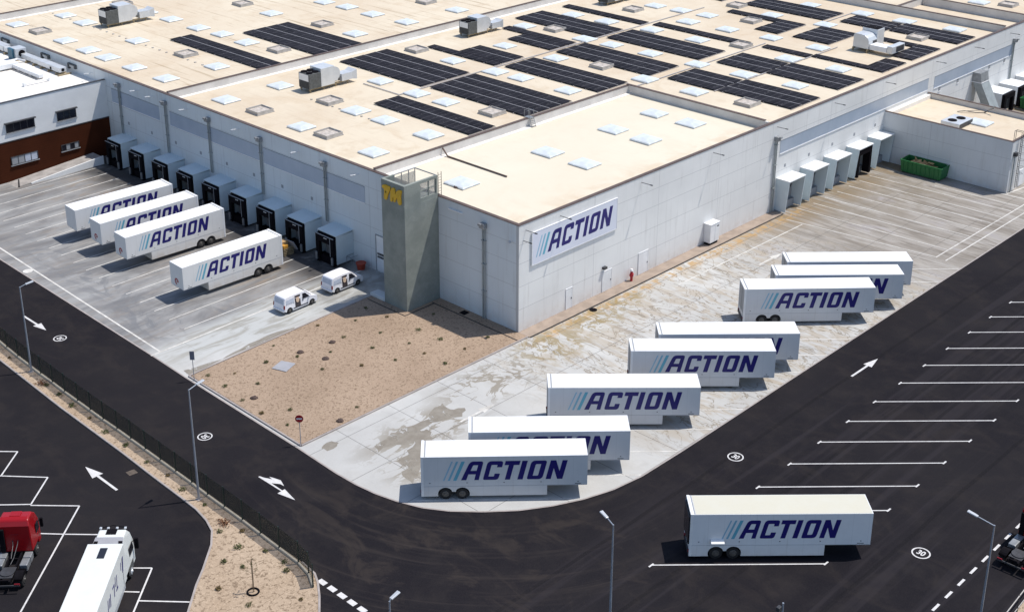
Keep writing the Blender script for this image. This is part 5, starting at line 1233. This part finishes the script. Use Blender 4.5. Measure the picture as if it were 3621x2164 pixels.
# ------------------------------------------------------------------ plants
def shrub(seed, mat, r=.34, n=70, flat=.7):
    random.seed(seed); m = MB()
    for i in range(n):
        th = random.uniform(0, 2*PI); e = random.uniform(.1, 1.35); rr = r*random.uniform(.35, 1.0)
        c_ = Vector((math.cos(th)*math.cos(e)*rr, math.sin(th)*math.cos(e)*rr, math.sin(e)*rr*flat + .03))
        u = Vector((random.uniform(-1, 1), random.uniform(-1, 1), random.uniform(-.3, 1))).normalized(); v = u.cross(Vector((random.uniform(-1, 1), random.uniform(-1, 1), random.uniform(-1, 1)))).normalized()
        a_, b_2 = random.uniform(.05, .11), random.uniform(.02, .05)
        m.add([c_ - u*a_, c_ + v*b_2, c_ + u*a_, c_ - v*b_2], [(0, 1, 2, 3)])
    for i in range(7):
        th = random.uniform(0, 2*PI); m.tube([(0, 0, 0), (math.cos(th)*r*.7, math.sin(th)*r*.7, r*flat*random.uniform(.6, 1))], .008, 4)
    return m
SH = [(-19.0, 15.4), (-13.2, 15.7), (-13, 11.8), (-15.9, 10.3), (-21.6, 13.1), (-18.8, 11.9), (-18.7, 8.1), (-15.6, 6), (-12.5, 8), (-9.8, 9.9), (-9.8, 13.8), (-7, 12.1), (-7.2, 15.2), (-9.3, 6.1), (-6.7, 7.6), (-9.7, 3.5), (-12.6, 4.5), (-9.7, .5), (-6.6, 4.5), (-6.3, 1.3), (-3.2, 9.1), (-3, 1.4), (-27, 15), (-25, 13.5), (-27.1, 12.1), (-24.7, 10.3), (-27.5, 8.8), (-27.7, 5.6), (-25.5, 4.3), (-27.3, 2.4), (-21, .3)]
protos = []
for i, (x, y) in enumerate(SH):
    if i < 4: o = shrub(40 + i, ('leaf', 'leafd', 'leaf', 'leaf')[i], (.34, .28, .40, .30)[i]).build('shrub', ('leaf', 'leafd', 'leaf', 'leaf')[i]); protos.append(o)
    else: o = protos[i*7 % 4].copy(); COL.objects.link(o)
    o.location = (x, y, .09); o.rotation_euler = (0, 0, i*1.3); s_ = .6 + .45*((i*37) % 10)/10; o.scale = (s_, s_, s_*(.8 + .05*(i % 7)))
    tag(o, 'small olive shrub planted in the tan gravel bed beside the tower', 'shrub', 'shrubs in the gravel bed')
ST = [(-38.4, 31.8), (-38.6, 24.2), (-38.7, 21.8), (-38.9, 19.1), (-38.9, 16), (-39.2, 12.9), (-39.1, 9.7), (-39.3, 6.1), (-39.2, 3.1), (-39.5, .4), (-39.5, -2.7), (-40.8, -6.6), (-39.5, -7.8), (-41, -9.3), (-42.2, -11.5), (-42.8, -10), (-45, -12.4), (-44.5, -15.5), (-39.8, -11.2), (-40.2, -14.3), (-41.5, -17.7), (-39.7, -13.3)]
for i, (x, y) in enumerate(ST):
    o = protos[(i*5 + 1) % 4].copy(); COL.objects.link(o); o.location = (x, y, .08); o.rotation_euler = (0, 0, i*.9 + .4); s_ = .8 + .4*((i*53) % 10)/10; o.scale = (s_, s_*.9, s_)
    tag(o, 'small olive shrub growing on the sandy strip behind the mesh fence', 'shrub', 'shrubs on the sandy strip')
for i, (x, y, lab) in enumerate([(-38.8, 24.8, 'low rusty brown dead bush on the narrow sandy strip at the left'), (-39.9, -5.9, 'large rusty brown dead bush on the sandy strip near the kerb curve')]):
    o = shrub(60 + i, 'rust', .62, 120, .45).build('dead_bush', 'rust'); o.location = (x, y, .08); o.scale = (1, 1.3, 1); tag(o, lab, 'dead bush')
for i, (x, y, lab) in enumerate([(-14.5, 11.8, 'dark flat rock in the gravel bed, nearest the vans'), (-18.0, 12.4, 'dark flat rock in the gravel bed just behind the grey cover'), (-17.1, 9.6, 'dark lump of rock in the gravel bed right of the grey cover'), (-26.5, 8.4, 'dark rock in the gravel bed near the road'), (-23.6, -.4, 'small dark rock at the gravel kerb facing the yard')]):
    random.seed(80 + i); bm = bmesh.new(); bmesh.ops.create_icosphere(bm, subdivisions=2, radius=.36)
    for v in bm.verts: v.co *= random.uniform(.8, 1.15); v.co.z *= .4
    me = bpy.data.meshes.new('rock'); bm.to_mesh(me); bm.free(); me.materials.append(A['rock']); o = bpy.data.objects.new('rock', me); COL.objects.link(o); o.location = (x, y, .12); tag(o, lab, 'rock')
# sapling with its stake and watering ring
a = thing('sapling', 'thin bare sapling tied to a stake inside a dark watering ring on the sandy strip', 'tree', (-43.4, -14.5, .08))
MB().ring((0, 0, .05), 'z', .42, .07).build('watering_ring', 'black', a)
MB().tube([(.08, 0, 0), (.08, 0, 2.9)], .025, 6).build('stake', 'bark', a)
m = MB().tube([(0, 0, 0), (.03, .02, 1.4), (-.02, 0, 2.7)], .022, 6); random.seed(12)
br = []
for i in range(9):
    z = 1.5 + .14*i; th = i*2.4; l_ = .55 - .03*i; e_ = (math.cos(th)*l_, math.sin(th)*l_, z + l_*.8); m.tube([(0, 0, z), e_], .009, 4); br.append(e_)
m.tube([(0, 0, 2.4), (.75, -.6, 2.75)], .012, 4); m.build('trunk', 'bark', a)
m = MB()
for e_ in br:
    for k_ in range(5):
        c_ = Vector(e_)*random.uniform(.75, 1.0); c_.z = e_[2] - random.uniform(0, .3); u = Vector((random.uniform(-1, 1), random.uniform(-1, 1), random.uniform(-1, 1))).normalized()*.07; v = u.cross(Vector((0, .3, 1))).normalized()*.03
        m.add([c_ - u, c_ + v, c_ + u, c_ - v], [(0, 1, 2, 3)])
m.build('crown', 'leaf', a)
